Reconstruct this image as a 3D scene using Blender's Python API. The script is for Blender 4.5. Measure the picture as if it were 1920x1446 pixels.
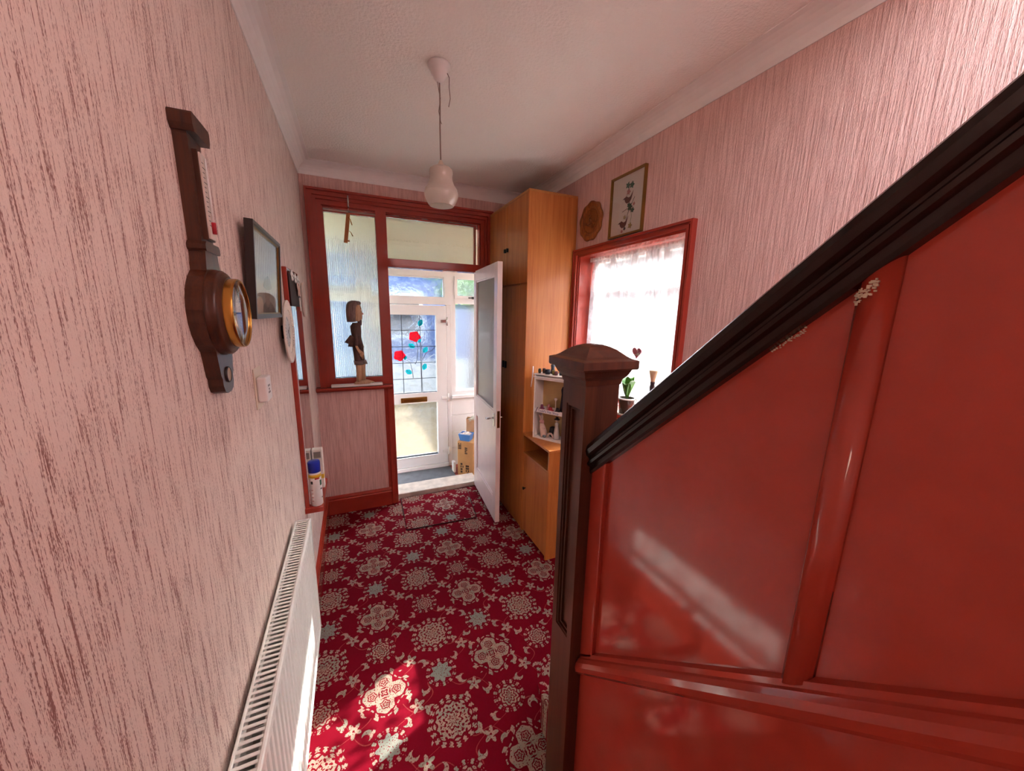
import bpy, bmesh, math, random
from mathutils import Vector, Matrix
random.seed(7)
PI = math.pi
for o in list(bpy.data.objects): bpy.data.objects.remove(o, do_unlink=True)
scene = bpy.context.scene
COL = scene.collection

# ---------------------------------------------------------------- camera
F_PX, YAW, PITCH, ROLL, CAM_H = 675.708, 0.4141, 0.1953, 0.0195, 1.6377
def setup_camera():
    fw = Vector((math.sin(YAW)*math.cos(PITCH), math.cos(YAW)*math.cos(PITCH), -math.sin(PITCH)))
    rt = Vector((math.cos(YAW), -math.sin(YAW), 0)); up = rt.cross(fw)
    r2 = rt*math.cos(ROLL) + up*math.sin(ROLL); u2 = -rt*math.sin(ROLL) + up*math.cos(ROLL)
    cam = bpy.data.cameras.new('camera'); co = bpy.data.objects.new('camera', cam); COL.objects.link(co)
    m = Matrix.Identity(4)
    for i in range(3):
        m[i][0] = r2[i]; m[i][1] = u2[i]; m[i][2] = -fw[i]
    m[0][3], m[1][3], m[2][3] = 0, 0, CAM_H
    co.matrix_world = m
    cam.sensor_fit = 'HORIZONTAL'; cam.sensor_width = 36; cam.lens = F_PX/1920*36; cam.clip_start = 0.01
    scene.camera = co
setup_camera()

# ---------------------------------------------------------------- daylight
SUN_DIR = Vector((1.0, 0.41, 0.83)).normalized()          # towards the sun
def setup_light():
    w = bpy.data.worlds.new('sky'); scene.world = w; w.use_nodes = True
    nt = w.node_tree; bg = nt.nodes['Background']
    sky = nt.nodes.new('ShaderNodeTexSky'); sky.sky_type = 'NISHITA'; sky.sun_disc = False
    sky.sun_elevation = math.asin(SUN_DIR.z); sky.sun_rotation = math.atan2(SUN_DIR.x, SUN_DIR.y)
    sky.air_density = 1.0; sky.dust_density = 2.5; sky.ozone_density = 1.0
    hs = nt.nodes.new('ShaderNodeHueSaturation'); hs.inputs['Saturation'].default_value = .45
    mu = nt.nodes.new('ShaderNodeMix'); mu.data_type = 'RGBA'; mu.blend_type = 'MULTIPLY'; mu.inputs[0].default_value = 1; mu.inputs[7].default_value = (1.03, 1.0, .95, 1)   # thin hazy cloud
    nt.links.new(sky.outputs[0], hs.inputs['Color']); nt.links.new(hs.outputs[0], mu.inputs[6]); nt.links.new(mu.outputs[2], bg.inputs[0]); bg.inputs[1].default_value = 0.85
    l = bpy.data.lights.new('sun_offscreen', 'SUN'); l.energy = 9.0; l.angle = math.radians(0.6); l.color = (1, .95, .87)
    o = bpy.data.objects.new('sun_offscreen', l); COL.objects.link(o)
    o.rotation_euler = SUN_DIR.to_track_quat('Z', 'Y').to_euler(); o.location = (6, 4, 6)
setup_light()
vs = scene.view_settings
vs.view_transform = 'Standard'; vs.look = 'None'; vs.gamma = 1.0; vs.use_curve_mapping = False
vs.exposure = 2.8

# ---------------------------------------------------------------- node helpers
def lin(c):
    return tuple(((v/255)/12.92 if v/255 <= .04045 else ((v/255+.055)/1.055)**2.4) for v in c) + (1,)
class S:
    """a shader-node socket with arithmetic"""
    nt = None
    def __init__(s, sock): s.s = sock
    @staticmethod
    def op(kind, *a, clamp=False):
        n = S.nt.nodes.new('ShaderNodeMath'); n.operation = kind; n.use_clamp = clamp
        for i, v in enumerate(a):
            if isinstance(v, S): S.nt.links.new(v.s, n.inputs[i])
            else: n.inputs[i].default_value = v
        return S(n.outputs[0])
    def __add__(s, o): return S.op('ADD', s, o)
    def __radd__(s, o): return S.op('ADD', o, s)
    def __sub__(s, o): return S.op('SUBTRACT', s, o)
    def __rsub__(s, o): return S.op('SUBTRACT', o, s)
    def __mul__(s, o): return S.op('MULTIPLY', s, o)
    def __rmul__(s, o): return S.op('MULTIPLY', o, s)
    def __truediv__(s, o): return S.op('DIVIDE', s, o)
    def lt(s, o): return S.op('LESS_THAN', s, o)
    def gt(s, o): return S.op('GREATER_THAN', s, o)
    def cos(s): return S.op('COSINE', s)
    def sin(s): return S.op('SINE', s)
    def abs(s): return S.op('ABSOLUTE', s)
    def rnd(s): return S.op('ROUND', s)
    def mod(s, o): return S.op('FLOORED_MODULO', s, o)
    def mx(s, o): return S.op('MAXIMUM', s, o)
    def mn(s, o): return S.op('MINIMUM', s, o)
    def ramp(s, a, b):
        n = S.nt.nodes.new('ShaderNodeMapRange'); S.nt.links.new(s.s, n.inputs[0])
        n.inputs[1].default_value = a; n.inputs[2].default_value = b; return S(n.outputs[0])
def hyp(a, b): return S.op('SQRT', a*a + b*b)
class Mat:
    def __init__(s, name):
        s.m = bpy.data.materials.new(name); s.m.use_nodes = True; s.nt = s.m.node_tree; S.nt = s.nt
        s.bsdf = s.nt.nodes['Principled BSDF']; s.out = s.nt.nodes['Material Output']
    def node(s, t): return s.nt.nodes.new(t)
    def link(s, a, b): s.nt.links.new(a.s if isinstance(a, S) else a, b)
    def coord(s):
        if not hasattr(s, '_g'):
            g = s.node('ShaderNodeNewGeometry'); s._g = g.outputs['Position']
        return s._g
    def objcoord(s):
        if not hasattr(s, '_o'):
            s._o = s.node('ShaderNodeTexCoord').outputs['Object']
        return s._o
    def xyz(s):
        n = s.node('ShaderNodeSeparateXYZ'); s.link(s.coord(), n.inputs[0]); return [S(o) for o in n.outputs]
    def noise(s, scale=(1, 1, 1), sc=1.0, detail=3, rough=.5, dist=0.0, co=None):
        mp = s.node('ShaderNodeMapping'); mp.inputs['Scale'].default_value = scale; s.link(co or s.objcoord(), mp.inputs[0])
        n = s.node('ShaderNodeTexNoise'); n.inputs['Scale'].default_value = sc; n.inputs['Detail'].default_value = detail
        n.inputs['Roughness'].default_value = rough; n.inputs['Distortion'].default_value = dist
        s.link(mp.outputs[0], n.inputs['Vector']); return S(n.outputs[0])
    def voronoi(s, scale=(1, 1, 1), sc=1.0, feature='F1'):
        mp = s.node('ShaderNodeMapping'); mp.inputs['Scale'].default_value = scale; s.link(s.objcoord(), mp.inputs[0])
        n = s.node('ShaderNodeTexVoronoi'); n.feature = feature; n.inputs['Scale'].default_value = sc
        s.link(mp.outputs[0], n.inputs['Vector']); return S(n.outputs['Distance'])
    def mix(s, f, a, b):
        n = s.node('ShaderNodeMix'); n.data_type = 'RGBA'
        for v, i in ((f, 0), (a, 6), (b, 7)):
            if isinstance(v, S): s.link(v, n.inputs[i])
            else: n.inputs[i].default_value = v
        return S(n.outputs[2])
    def base(s, c):
        if isinstance(c, S): s.link(c, s.bsdf.inputs['Base Color'])
        else: s.bsdf.inputs['Base Color'].default_value = c
    def bump(s, h, strength=.3, dist=.002):
        b = s.node('ShaderNodeBump'); b.inputs['Strength'].default_value = strength; b.inputs['Distance'].default_value = dist
        s.link(h, b.inputs['Height']); s.link(b.outputs[0], s.bsdf.inputs['Normal']); s._bump = b; return b
    def rough(s, r):
        if isinstance(r, S): s.link(r, s.bsdf.inputs['Roughness'])
        else: s.bsdf.inputs['Roughness'].default_value = r
MATS = {}
def paint(name, rgb, rough=.4, metal=0.0, var=.08, bump=0.0, bscale=60, spec=.5, coat=0.0):
    if name in MATS: return MATS[name]
    m = Mat(name); c = lin(rgb)
    n = m.noise(sc=14, detail=4)
    d = tuple(v*(1-var*2) for v in c[:3]) + (1,)
    m.base(m.mix(n.ramp(.3, .7), d, c)); m.rough(rough)
    m.bsdf.inputs['Metallic'].default_value = metal
    m.bsdf.inputs['Specular IOR Level'].default_value = spec
    m.bsdf.inputs['Coat Weight'].default_value = coat
    if bump: m.bump(m.noise(sc=bscale, detail=3), bump, .002)
    MATS[name] = m.m; return m.m
def wood(name, c1, c2, axis=2, rough=.4, freq=26, spec=.5):
    m = Mat(name); sc = [freq]*3; sc[axis] = freq*.06
    sc2 = [freq*9]*3; sc2[axis] = freq*.25
    a = m.noise(sc, 1, 4, .55, 1.2); b = m.noise(sc2, 1, 3, .6)
    f = (a*.65 + b*.35).ramp(.33, .67)
    m.base(m.mix(f, lin(c1), lin(c2))); m.rough(rough); m.bump(b, .12, .001)
    m.bsdf.inputs['Specular IOR Level'].default_value = spec
    MATS[name] = m.m; return m.m
def sheer(name, rgb, alpha, translucent=.6, pattern=None, gloss=0.0):
    """thin stuff that lets light through: alpha = opaque share"""
    m = Mat(name); nt = m.nt
    tr = m.node('ShaderNodeBsdfTransparent'); tl = m.node('ShaderNodeBsdfTranslucent'); df = m.node('ShaderNodeBsdfDiffuse')
    tl.inputs[0].default_value = lin(rgb); df.inputs[0].default_value = lin(rgb)
    a = m.node('ShaderNodeMixShader'); a.inputs[0].default_value = translucent
    m.link(df.outputs[0], a.inputs[1]); m.link(tl.outputs[0], a.inputs[2])
    b = m.node('ShaderNodeMixShader'); m.link(tr.outputs[0], b.inputs[1]); m.link(a.outputs[0], b.inputs[2])
    if pattern: m.link(pattern(m), b.inputs[0])
    else: b.inputs[0].default_value = alpha
    x = b.outputs[0]
    if gloss:
        gl = m.node('ShaderNodeBsdfGlossy'); gl.inputs['Roughness'].default_value = .12; gm = m.node('ShaderNodeMixShader'); gm.inputs[0].default_value = gloss
        m.link(x, gm.inputs[1]); m.link(gl.outputs[0], gm.inputs[2]); x = gm.outputs[0]
    m.link(x, m.out.inputs[0]); MATS[name] = m.m; return m.m
def glass(name, tint=(245, 250, 250), clear=.9, rough=.0, ior=1.3, bump=None, haze=0.0, gloss=.05, frost=0.0):
    """pane: share `clear` straight through, the rest refracted (and blurred), a little mirror"""
    m = Mat(name)
    tr = m.node('ShaderNodeBsdfTransparent'); rf = m.node('ShaderNodeBsdfRefraction'); gl = m.node('ShaderNodeBsdfGlossy')
    tl = m.node('ShaderNodeBsdfTranslucent'); tl.inputs[0].default_value = lin(tint)
    tr.inputs[0].default_value = lin(tint); rf.inputs[0].default_value = lin(tint)
    rf.inputs['Roughness'].default_value = rough; rf.inputs['IOR'].default_value = ior; gl.inputs['Roughness'].default_value = max(.02, rough*.4)
    if bump:
        b = m.node('ShaderNodeBump'); b.inputs['Strength'].default_value = bump[1]; b.inputs['Distance'].default_value = bump[2]
        m.link(bump[0](m), b.inputs['Height']); m.link(b.outputs[0], rf.inputs['Normal']); m.link(b.outputs[0], gl.inputs['Normal'])
    def mixs(f, a, b):
        n = m.node('ShaderNodeMixShader'); n.inputs[0].default_value = f; m.link(a, n.inputs[1]); m.link(b, n.inputs[2]); return n.outputs[0]
    x = mixs(clear, rf.outputs[0], tr.outputs[0])
    if haze: x = mixs(haze, x, tl.outputs[0])
    if frost:
        df = m.node('ShaderNodeBsdfDiffuse'); df.inputs[0].default_value = lin(tint); x = mixs(frost, x, df.outputs[0])
    g = m.node('ShaderNodeNewGeometry'); dp = m.node('ShaderNodeVectorMath'); dp.operation = 'DOT_PRODUCT'      # Schlick reflectance of a pane
    m.link(g.outputs['Normal'], dp.inputs[0]); m.link(g.outputs['Incoming'], dp.inputs[1])
    k1 = 1 - S(dp.outputs['Value']).abs(); sch = .03 + S.op('POWER', k1, 5.0)*.9
    gm = m.node('ShaderNodeMixShader'); m.link(sch, gm.inputs[0]); m.link(x, gm.inputs[1]); m.link(gl.outputs[0], gm.inputs[2]); x = gm.outputs[0]
    m.link(x, m.out.inputs[0]); MATS[name] = m.m; return m.m

# ---------------------------------------------------------------- mesh helpers
def B(): return bmesh.new()
def box(bm, x0, x1, y0, y1, z0, z1, bev=0, seg=1, M=None):
    r = bmesh.ops.create_cube(bm, size=1)
    vs_ = r['verts']
    for v in vs_:
        v.co = Vector(((x0+x1)/2 + v.co.x*(x1-x0), (y0+y1)/2 + v.co.y*(y1-y0), (z0+z1)/2 + v.co.z*(z1-z0)))
    if bev:
        es = list({e for v in vs_ for e in v.link_edges})
        rr = bmesh.ops.bevel(bm, geom=es, offset=bev, segments=seg, affect='EDGES', profile=.5)
        vs_ = [v for v in rr['verts'] if v.is_valid] + [v for v in vs_ if v.is_valid]
        vs_ = list(set(vs_))
    if M is not None:
        for v in vs_: v.co = M @ v.co
    return vs_
def prism(bm, pts, axis, a0, a1, M=None):
    def mk(p, a):
        if axis == 'x': return Vector((a, p[0], p[1]))
        if axis == 'y': return Vector((p[0], a, p[1]))
        return Vector((p[0], p[1], a))
    v0 = [bm.verts.new(mk(p, a0)) for p in pts]; v1 = [bm.verts.new(mk(p, a1)) for p in pts]
    n = len(pts)
    bm.faces.new(v0); bm.faces.new(list(reversed(v1)))
    for i in range(n):
        bm.faces.new((v0[i], v1[i], v1[(i+1) % n], v0[(i+1) % n]))
    if M is not None:
        for v in v0+v1: v.co = M @ v.co
    bmesh.ops.recalc_face_normals(bm, faces=bm.faces[:])
    return v0+v1
def lathe(bm, prof, M=None, seg=32, smooth=True):
    """profile (r, z) turned about local z; M places it"""
    rings = []
    M = M or Matrix.Identity(4)
    for r, z in prof:
        if r < 1e-6: rings.append([bm.verts.new(M @ Vector((0, 0, z)))])
        else: rings.append([bm.verts.new(M @ Vector((r*math.cos(2*PI*k/seg), r*math.sin(2*PI*k/seg), z))) for k in range(seg)])
    for a, b in zip(rings, rings[1:]):
        for k in range(seg):
            k2 = (k+1) % seg
            if len(a) == 1 and len(b) == 1: continue
            if len(a) == 1: f = bm.faces.new((a[0], b[k], b[k2]))
            elif len(b) == 1: f = bm.faces.new((a[k], a[k2], b[0]))
            else: f = bm.faces.new((a[k], a[k2], b[k2], b[k]))
            f.smooth = smooth
    bmesh.ops.recalc_face_normals(bm, faces=bm.faces[:])
def loft(bm, secs, seg=16, smooth=True):
    """secs: (centre, rx, ry) elliptical rings in horizontal planes, capped"""
    rings = []
    for c, rx, ry in secs:
        rings.append([bm.verts.new((c[0]+rx*math.cos(2*PI*k/seg), c[1]+ry*math.sin(2*PI*k/seg), c[2])) for k in range(seg)])
    for a, b in zip(rings, rings[1:]):
        for k in range(seg):
            f = bm.faces.new((a[k], a[(k+1) % seg], b[(k+1) % seg], b[k])); f.smooth = smooth
    bm.faces.new(list(reversed(rings[0]))); bm.faces.new(rings[-1])
    bmesh.ops.recalc_face_normals(bm, faces=bm.faces[:])
def tube(bm, pts, r, seg=8, smooth=True):
    pts = [Vector(p) for p in pts]; n = len(pts)
    rs = r if isinstance(r, (list, tuple)) else [r]*n
    t0 = (pts[1]-pts[0]).normalized()
    up = Vector((0, 0, 1)) if abs(t0.z) < .9 else Vector((1, 0, 0))
    a = t0.cross(up).normalized(); rings = []
    for i in range(n):
        t = (pts[min(i+1, n-1)] - pts[max(i-1, 0)]).normalized()
        a = (a - t*a.dot(t)).normalized(); b = t.cross(a)
        rings.append([bm.verts.new(pts[i] + (a*math.cos(2*PI*k/seg) + b*math.sin(2*PI*k/seg))*rs[i]) for k in range(seg)])
    for p, q in zip(rings, rings[1:]):
        for k in range(seg):
            f = bm.faces.new((p[k], p[(k+1) % seg], q[(k+1) % seg], q[k])); f.smooth = smooth
    bm.faces.new(list(reversed(rings[0]))); bm.faces.new(rings[-1])
    bmesh.ops.recalc_face_normals(bm, faces=bm.faces[:])
def ball(bm, c, r, M=None, seg=16):
    rx, ry, rz = r if isinstance(r, (tuple, list)) else (r, r, r)
    res = bmesh.ops.create_uvsphere(bm, u_segments=seg, v_segments=max(8, seg//2), radius=1)
    for v in res['verts']:
        p = Vector((v.co.x*rx, v.co.y*ry, v.co.z*rz))
        v.co = Vector(c) + ((M @ p) if M is not None else p)
    for f in bm.faces:
        if len(f.verts) <= 4: pass
    for v in res['verts']:
        for f in v.link_faces: f.smooth = True
def ring_frame(bm, plane, rect, layers):
    """stepped rectangular moulding. rect=(u0,u1,v0,v1) outer edge; layers (inset0, inset1, w0, w1), w across the wall"""
    u0, u1, v0, v1 = rect
    for i0, i1, w0, w1 in layers:
        a0, a1, b0, b1 = u0+i0, u1-i0, v0+i0, v1-i0
        c0, c1, d0, d1 = u0+i1, u1-i1, v0+i1, v1-i1
        quads = [((a0, b0), (c0, d0), (c0, d1), (a0, b1)), ((a1, b0), (a1, b1), (c1, d1), (c1, d0)),
                 ((a0, b1), (c0, d1), (c1, d1), (a1, b1)), ((a0, b0), (a1, b0), (c1, d0), (c0, d0))]
        for q in quads: prism(bm, q, plane, w0, w1)
def rotz(a): return Matrix.Rotation(a, 4, 'Z')
def T(x, y, z): return Matrix.Translation((x, y, z))
ORG = {}
def mesh_of(bm, name, mat):
    me = bpy.data.meshes.new(name); bm.normal_update(); bm.to_mesh(me); bm.free()
    if mat: me.materials.append(mat)
    return me
def thing(name, loc, label, cat, group=None, kind=None):
    o = bpy.data.objects.new(name, None); COL.objects.link(o); o.location = loc; o.empty_display_size = .05
    ORG[o.name] = Vector(loc); o['label'] = label; o['category'] = cat
    if group: o['group'] = group
    if kind: o['kind'] = kind
    return o
def part(name, bm, mat, parent, label=None):
    org = ORG[parent.name]
    bmesh.ops.translate(bm, verts=bm.verts[:], vec=-org)
    o = bpy.data.objects.new(name, mesh_of(bm, name, mat)); COL.objects.link(o); o.parent = parent
    ORG[o.name] = org
    if label: o['label'] = label
    return o
def single(name, bm, mat, label, cat, group=None, kind=None):
    xs = [v.co.x for v in bm.verts]; ys = [v.co.y for v in bm.verts]; zs = [v.co.z for v in bm.verts]
    org = Vector(((min(xs)+max(xs))/2, (min(ys)+max(ys))/2, min(zs)))
    bmesh.ops.translate(bm, verts=bm.verts[:], vec=-org)
    o = bpy.data.objects.new(name, mesh_of(bm, name, mat)); COL.objects.link(o); o.location = org
    ORG[o.name] = org; o['label'] = label; o['category'] = cat
    if group: o['group'] = group
    if kind: o['kind'] = kind
    return o
def dup(o, loc, parent=None):
    c = o.copy(); COL.objects.link(c); c.location = loc
    if parent: c.parent = parent
    return c

# ---------------------------------------------------------------- room numbers (metres, camera over x=0 y=0)
XL, XR, YD, ZC, COVE = -0.283, 1.479, 3.053, 2.632, 0.080
YB = -1.7                                    # wall behind the camera
HC = ZC-COVE

# ---------------------------------------------------------------- materials
def wallpaper():
    m = Mat('wallpaper')
    a = m.noise((330, 330, 13), 1, 4, .62, .6); b = m.noise((800, 800, 190), 1, 2, .6); c = m.noise((70, 70, 5), 1, 3, .5)
    g = a*.62 + b*.38 - (c-.5)*.22
    groove = g.ramp(.478, .415)
    m.base(m.mix(groove*.85, lin((238, 218, 207)), lin((132, 68, 58))))
    m.rough(.55); m.bsdf.inputs['Specular IOR Level'].default_value = .3
    m.bump(g.ramp(.34, .60), .4, .0025); return m.m
WALLP = wallpaper()
def wallpaper_plain():
    m = Mat('wallpaper_ribbed_pink')
    a = m.noise((110, 110, 5), 1, 4, .6, .3); b = m.noise((400, 400, 120), 1, 2)
    m.base(m.mix((a*.8+b*.2).ramp(.36, .6), lin((212, 166, 156)), lin((238, 200, 190))))
    m.rough(.6); m.bump((a*.75+b*.25).ramp(.3, .7), .6, .009); return m.m
WALLR = wallpaper_plain()
def ceiling_mat():
    m = Mat('ceiling_paper'); m.base(lin((246, 241, 234))); m.rough(.8)
    m.bump(m.noise(sc=85, detail=3), .8, .006); return m.m
CEIL = ceiling_mat()
def carpet(name='carpet', ox=0.0, oy=0.0):
    m = Mat(name); x, y, z = m.xyz()
    n = m.noise(sc=520, detail=2, co=m.coord())
    x = x + (n-.5)*.006; y = y + (n-.5)*.006
    u = (x-(.28+ox))/.25; v = (y-(1.172+oy))/.2187
    i = u.rnd(); j = v.rnd(); lx = (u-i)*.25; ly = (v-j)*.2187
    pi_ = i.mod(2); pj = j.mod(2)
    rnd_ = (1-pi_)*(1-pj); pet = pi_*pj; sm = 1-rnd_-pet; alt = (i-j).mod(4).gt(2)
    r = hyp(lx, ly); th = S.op('ARCTAN2', ly, lx)
    # round medallion: fringe of buds, lace body
    c8, c12, c20 = (th*8).cos(), (th*12).cos(), (th*20).cos()
    body = r.lt(.074 + c8*.007)*((r*330 + c8*1.7).sin()*.6 + (r*150 + c12*2).sin()*.4).gt(-.28)
    fr = (r-.0915 - c8*.004).abs().lt(.0095)*(c20 + (r*600).sin()*.5).gt(.05)
    m_round = body.mx(fr)
    # four-lobed flower
    ax, ay = lx.abs(), ly.abs(); big = ax.mx(ay); sml = ax.mn(ay)
    d = hyp(big-.050, sml)
    lobes = d.lt(.038 + (S.op('ARCTAN2', sml, big-.050)*6).cos()*.002)
    rose = d.lt(.021)*((d*620 + (S.op('ARCTAN2', sml, big-.050)*5).cos()*1.6).sin()).lt(.1)
    eye = r.lt(.026)*((r*420 + (th*4).cos()*1.5).sin()).gt(-.1)
    lob = (lobes*(1-rose)*r.gt(.026)).mx(eye)
    R2 = .090 + (th*4).cos()*.011
    line = (r-R2).abs().lt(.0028)*(th*22).cos().gt(-.3)
    buds = (r-R2-.012).abs().lt(.008)*((th*8 + PI).cos()).gt(.72)
    m_pet = lob.mx(line).mx(buds)
    # small medallions, two kinds
    s_body_a = r.lt(.044 + c8*.007)
    s_body_b = r.lt(.046 + c8*.005)*((r*420 + c8*1.8).sin()).gt(-.25)
    s_fr = (r-.061).abs().lt(.0085)*(c12*.7 + (th*24).cos()*.5 + (r*700).sin()*.3).gt(.02)
    m_sm = (alt*s_body_a + (1-alt)*s_body_b).mx(s_fr)
    big_ = (rnd_*m_round + pet*m_pet + sm*m_sm)
    # little six-petal flowers between the medallions
    u2 = u-.5; v2 = v-.5; i2 = u2.rnd(); j2 = v2.rnd(); fx = (u2-i2)*.25; fy = (v2-j2)*.2187
    fr_ = hyp(fx, fy); ft = S.op('ARCTAN2', fy, fx)
    flo = fr_.lt(.023 + (ft*5 + i2*2).cos()*.009)*fr_.gt(.0045)
    # curled leaves and stems
    def leaf(du, dv, ang0, s=1.0):
        ul = u-du; vl = v-dv; il = ul.rnd(); jl = vl.rnd(); px = (ul-il)*.25; py = (vl-jl)*.2187
        a = (il*2.1 + jl*3.7) + ang0; ca, sa = a.cos(), a.sin()
        qx = px*ca + py*sa; qy = py*ca - px*sa
        return (hyp(qx, qy).lt(.017*s)*hyp(qx-.009*s, qy+.003).gt(.0125*s)).mx(hyp(qx+.012*s, qy-.015*s).lt(.006*s))
    lv = leaf(.33, .70, .4, 1.25).mx(leaf(.70, .33, 2.2, 1.25)).mx(leaf(.68, .74, 4.0, 1.1)).mx(leaf(.30, .28, 5.2, 1.1))
    w1 = (u+v + (u*7.9).sin()*.17); w2 = (u-v + (v*8.3).sin()*.17)
    st = ((w1-w1.rnd()).abs().lt(.010)).mx((w2-w2.rnd()).abs().lt(.010))
    cream_m = big_.mx(flo).mx(lv*(1-(sm*r.lt(.071)).mx((1-sm)*r.lt(.103))))
    stem_m = st*(1-cream_m)*(1-(r.lt(.072))*sm)*(1-(r.lt(.104))*(1-sm))
    fib = m.noise(sc=900, detail=1, co=m.coord()); tone = m.noise(sc=26, detail=2, co=m.coord())
    red = m.mix(fib, lin((86, 0, 17)), lin((128, 2, 28)))
    cream = m.mix(tone.ramp(.35, .65), lin((166, 134, 118)), lin((136, 134, 118)))
    cream = m.mix(sm*alt*r.lt(.052)*.8, cream, lin((126, 134, 124)))
    cream_m = cream_m*m.noise(sc=170, detail=2, co=m.coord()).gt(.40); c = m.mix(stem_m*.7, red, lin((150, 66, 62))); c = m.mix(cream_m, c, cream)
    m.base(c); m.rough(.95); m.bsdf.inputs['Specular IOR Level'].default_value = .1
    m.bsdf.inputs['Sheen Weight'].default_value = .0
    m.bump(fib, .5, .003); return m.m
CARPET = carpet()
CARPET2 = carpet('carpet_offcut', .11, .15)
RED = paint('red_gloss_paint', (166, 60, 46), .09, var=.05, bump=.05, bscale=9, spec=.5)
REDP = RED
WHITE = paint('white_paint', (238, 236, 230), .35, var=.02)
DOORW = paint('pinkish_white_gloss', (240, 226, 222), .25, var=.03)
UPVC = paint('white_upvc', (240, 242, 240), .25, var=.015)
COVEM = paint('cove_white', (246, 242, 238), .6, var=.02)
PORCHW = paint('porch_cream_white', (236, 234, 220), .6, var=.02)
ORANGE = wood('teak_veneer', (172, 95, 38), (203, 132, 66), 2, .38, 22)
ORANGE_E = wood('teak_edge', (166, 100, 46), (196, 138, 76), 1, .4, 40)
BROWN = wood('stained_newel_wood', (58, 29, 19), (90, 51, 34), 2, .28, 30)
RAILW = wood('stained_rail_wood', (20, 9, 5), (36, 18, 10), 1, .27, 14, spec=.35)
BAROW = wood('barometer_walnut', (48, 21, 10), (86, 44, 21), 2, .32, 40)
PLAQ = wood('carved_plaque_wood', (92, 46, 14), (176, 104, 40), 2, .45, 55)
PUPH = wood('puppet_hair_wood', (76, 56, 50), (150, 130, 120), 2, .5, 120)
PUPC = wood('puppet_coat_wood', (48, 34, 32), (112, 80, 72), 2, .65, 60)
PUPS = wood('puppet_skin_wood', (172, 130, 94), (216, 178, 142), 2, .5, 60)
STICK = wood('hanging_strip_wood', (150, 84, 32), (194, 124, 60), 2, .5, 60)
BLACK = paint('black_plastic', (22, 20, 20), .4, var=.05)
DARK = paint('dark_grey', (52, 50, 50), .5)
BRASS = paint('brass', (196, 150, 74), .25, metal=1.0, var=.06)
GOLDF = paint('gold_frame', (150, 112, 52), .35, metal=.6, var=.1)
CHROME = paint('chrome', (210, 210, 210), .15, metal=1.0, var=.03)
PAPER = paint('cream_paper', (226, 216, 204), .7, var=.03)
CREAMP = paint('cream_plastic', (224, 208, 186), .4, var=.03)
WHITEP = paint('white_plastic', (236, 232, 228), .35, var=.02)
RADW = paint('radiator_enamel', (232, 234, 230), .28, var=.015)
BLUE = paint('blue_plastic', (18, 44, 168), .3, var=.05)
LBLUE = paint('light_blue_plastic', (84, 148, 222), .35, var=.04)
YEL = paint('yellow_print', (234, 190, 36), .4)
CRIM = paint('crimson_print', (176, 24, 40), .4)
GRN = paint('leaf_green', (74, 128, 34), .35, var=.15)
DGRN = paint('print_green', (44, 98, 70), .6)
BRD = paint('print_bird_brown', (112, 62, 50), .6)
PNK = paint('print_pink', (192, 128, 120), .6)
CARD = paint('cardboard', (206, 160, 104), .8, var=.06, bump=.05)
KRAFT = paint('kraft_paper', (196, 158, 120), .8, var=.08, bump=.2, bscale=24)
PRINTK = paint('black_print', (56, 44, 36), .7)
MATG = paint('grey_mat', (104, 108, 112), .95, var=.12, bump=.6, bscale=240)
TILE = paint('red_quarry_tile', (150, 62, 52), .5, var=.1)
CONC = paint('worn_threshold', (214, 204, 190), .7, var=.16, bump=.3, bscale=40)
SHADE = sheer('frosted_shade_glass', (240, 234, 224), .66, .55, gloss=.10)
def mirror_mat():
    m = Mat('mirror_silver'); m.base(lin((226, 232, 234))); m.bsdf.inputs['Metallic'].default_value = 1; m.rough(.02); return m.m
MIRROR = mirror_mat()
FLUTE = glass('fluted_glass', (242, 248, 242), .22, .02, 1.45, haze=.06, frost=.05)
REED = glass('reeded_door_glass', (226, 234, 232), .30, .05, 1.3, haze=.12, frost=.62)
CLEAR = glass('clear_glass', (244, 248, 250), .95, 0, 1.0, gloss=.05)
PICG = glass('picture_glass', (250, 250, 250), .97, 0, 1.0, gloss=.16)
def crinkle(m): return m.voronoi((1, 1, 1), 13, 'F1') + m.noise(sc=24, detail=3)*.35
OBSC = glass('obscure_glass', (200, 206, 213), .20, .10, 1.15, bump=(crinkle, .7, .04), haze=.03)
SOFT = glass('stippled_glass', (200, 206, 212), .12, .22, 1.12, bump=(lambda m: m.noise(sc=60, detail=2), .4, .01), haze=.06)
def stained(name, rgb): return sheer(name, rgb, .88, .72)
ROSE, TEAL = stained('red_glass_film', (226, 20, 52)), stained('teal_glass_film', (24, 190, 196))
LEAD = paint('lead_strip', (74, 80, 92), .5, metal=.3)
def lace(m):
    x, y, z = m.xyz()
    v = m.noise((1, 1, 1), 26, 3, .6); f = m.voronoi((14, 14, 14), 1, 'SMOOTH_F1'); e = m.voronoi((11, 11, 11), 1, 'DISTANCE_TO_EDGE')
    net = m.noise(sc=380, detail=1)
    motif = f.ramp(.42, .25)*.30 + e.ramp(.05, .0)*.22
    return (motif + v.ramp(.3, .7)*.14 + net.ramp(.3, .7)*.10 + .50).mn(.96)
LACE = sheer('lace', (226, 224, 228), .6, .09, lace)

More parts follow.
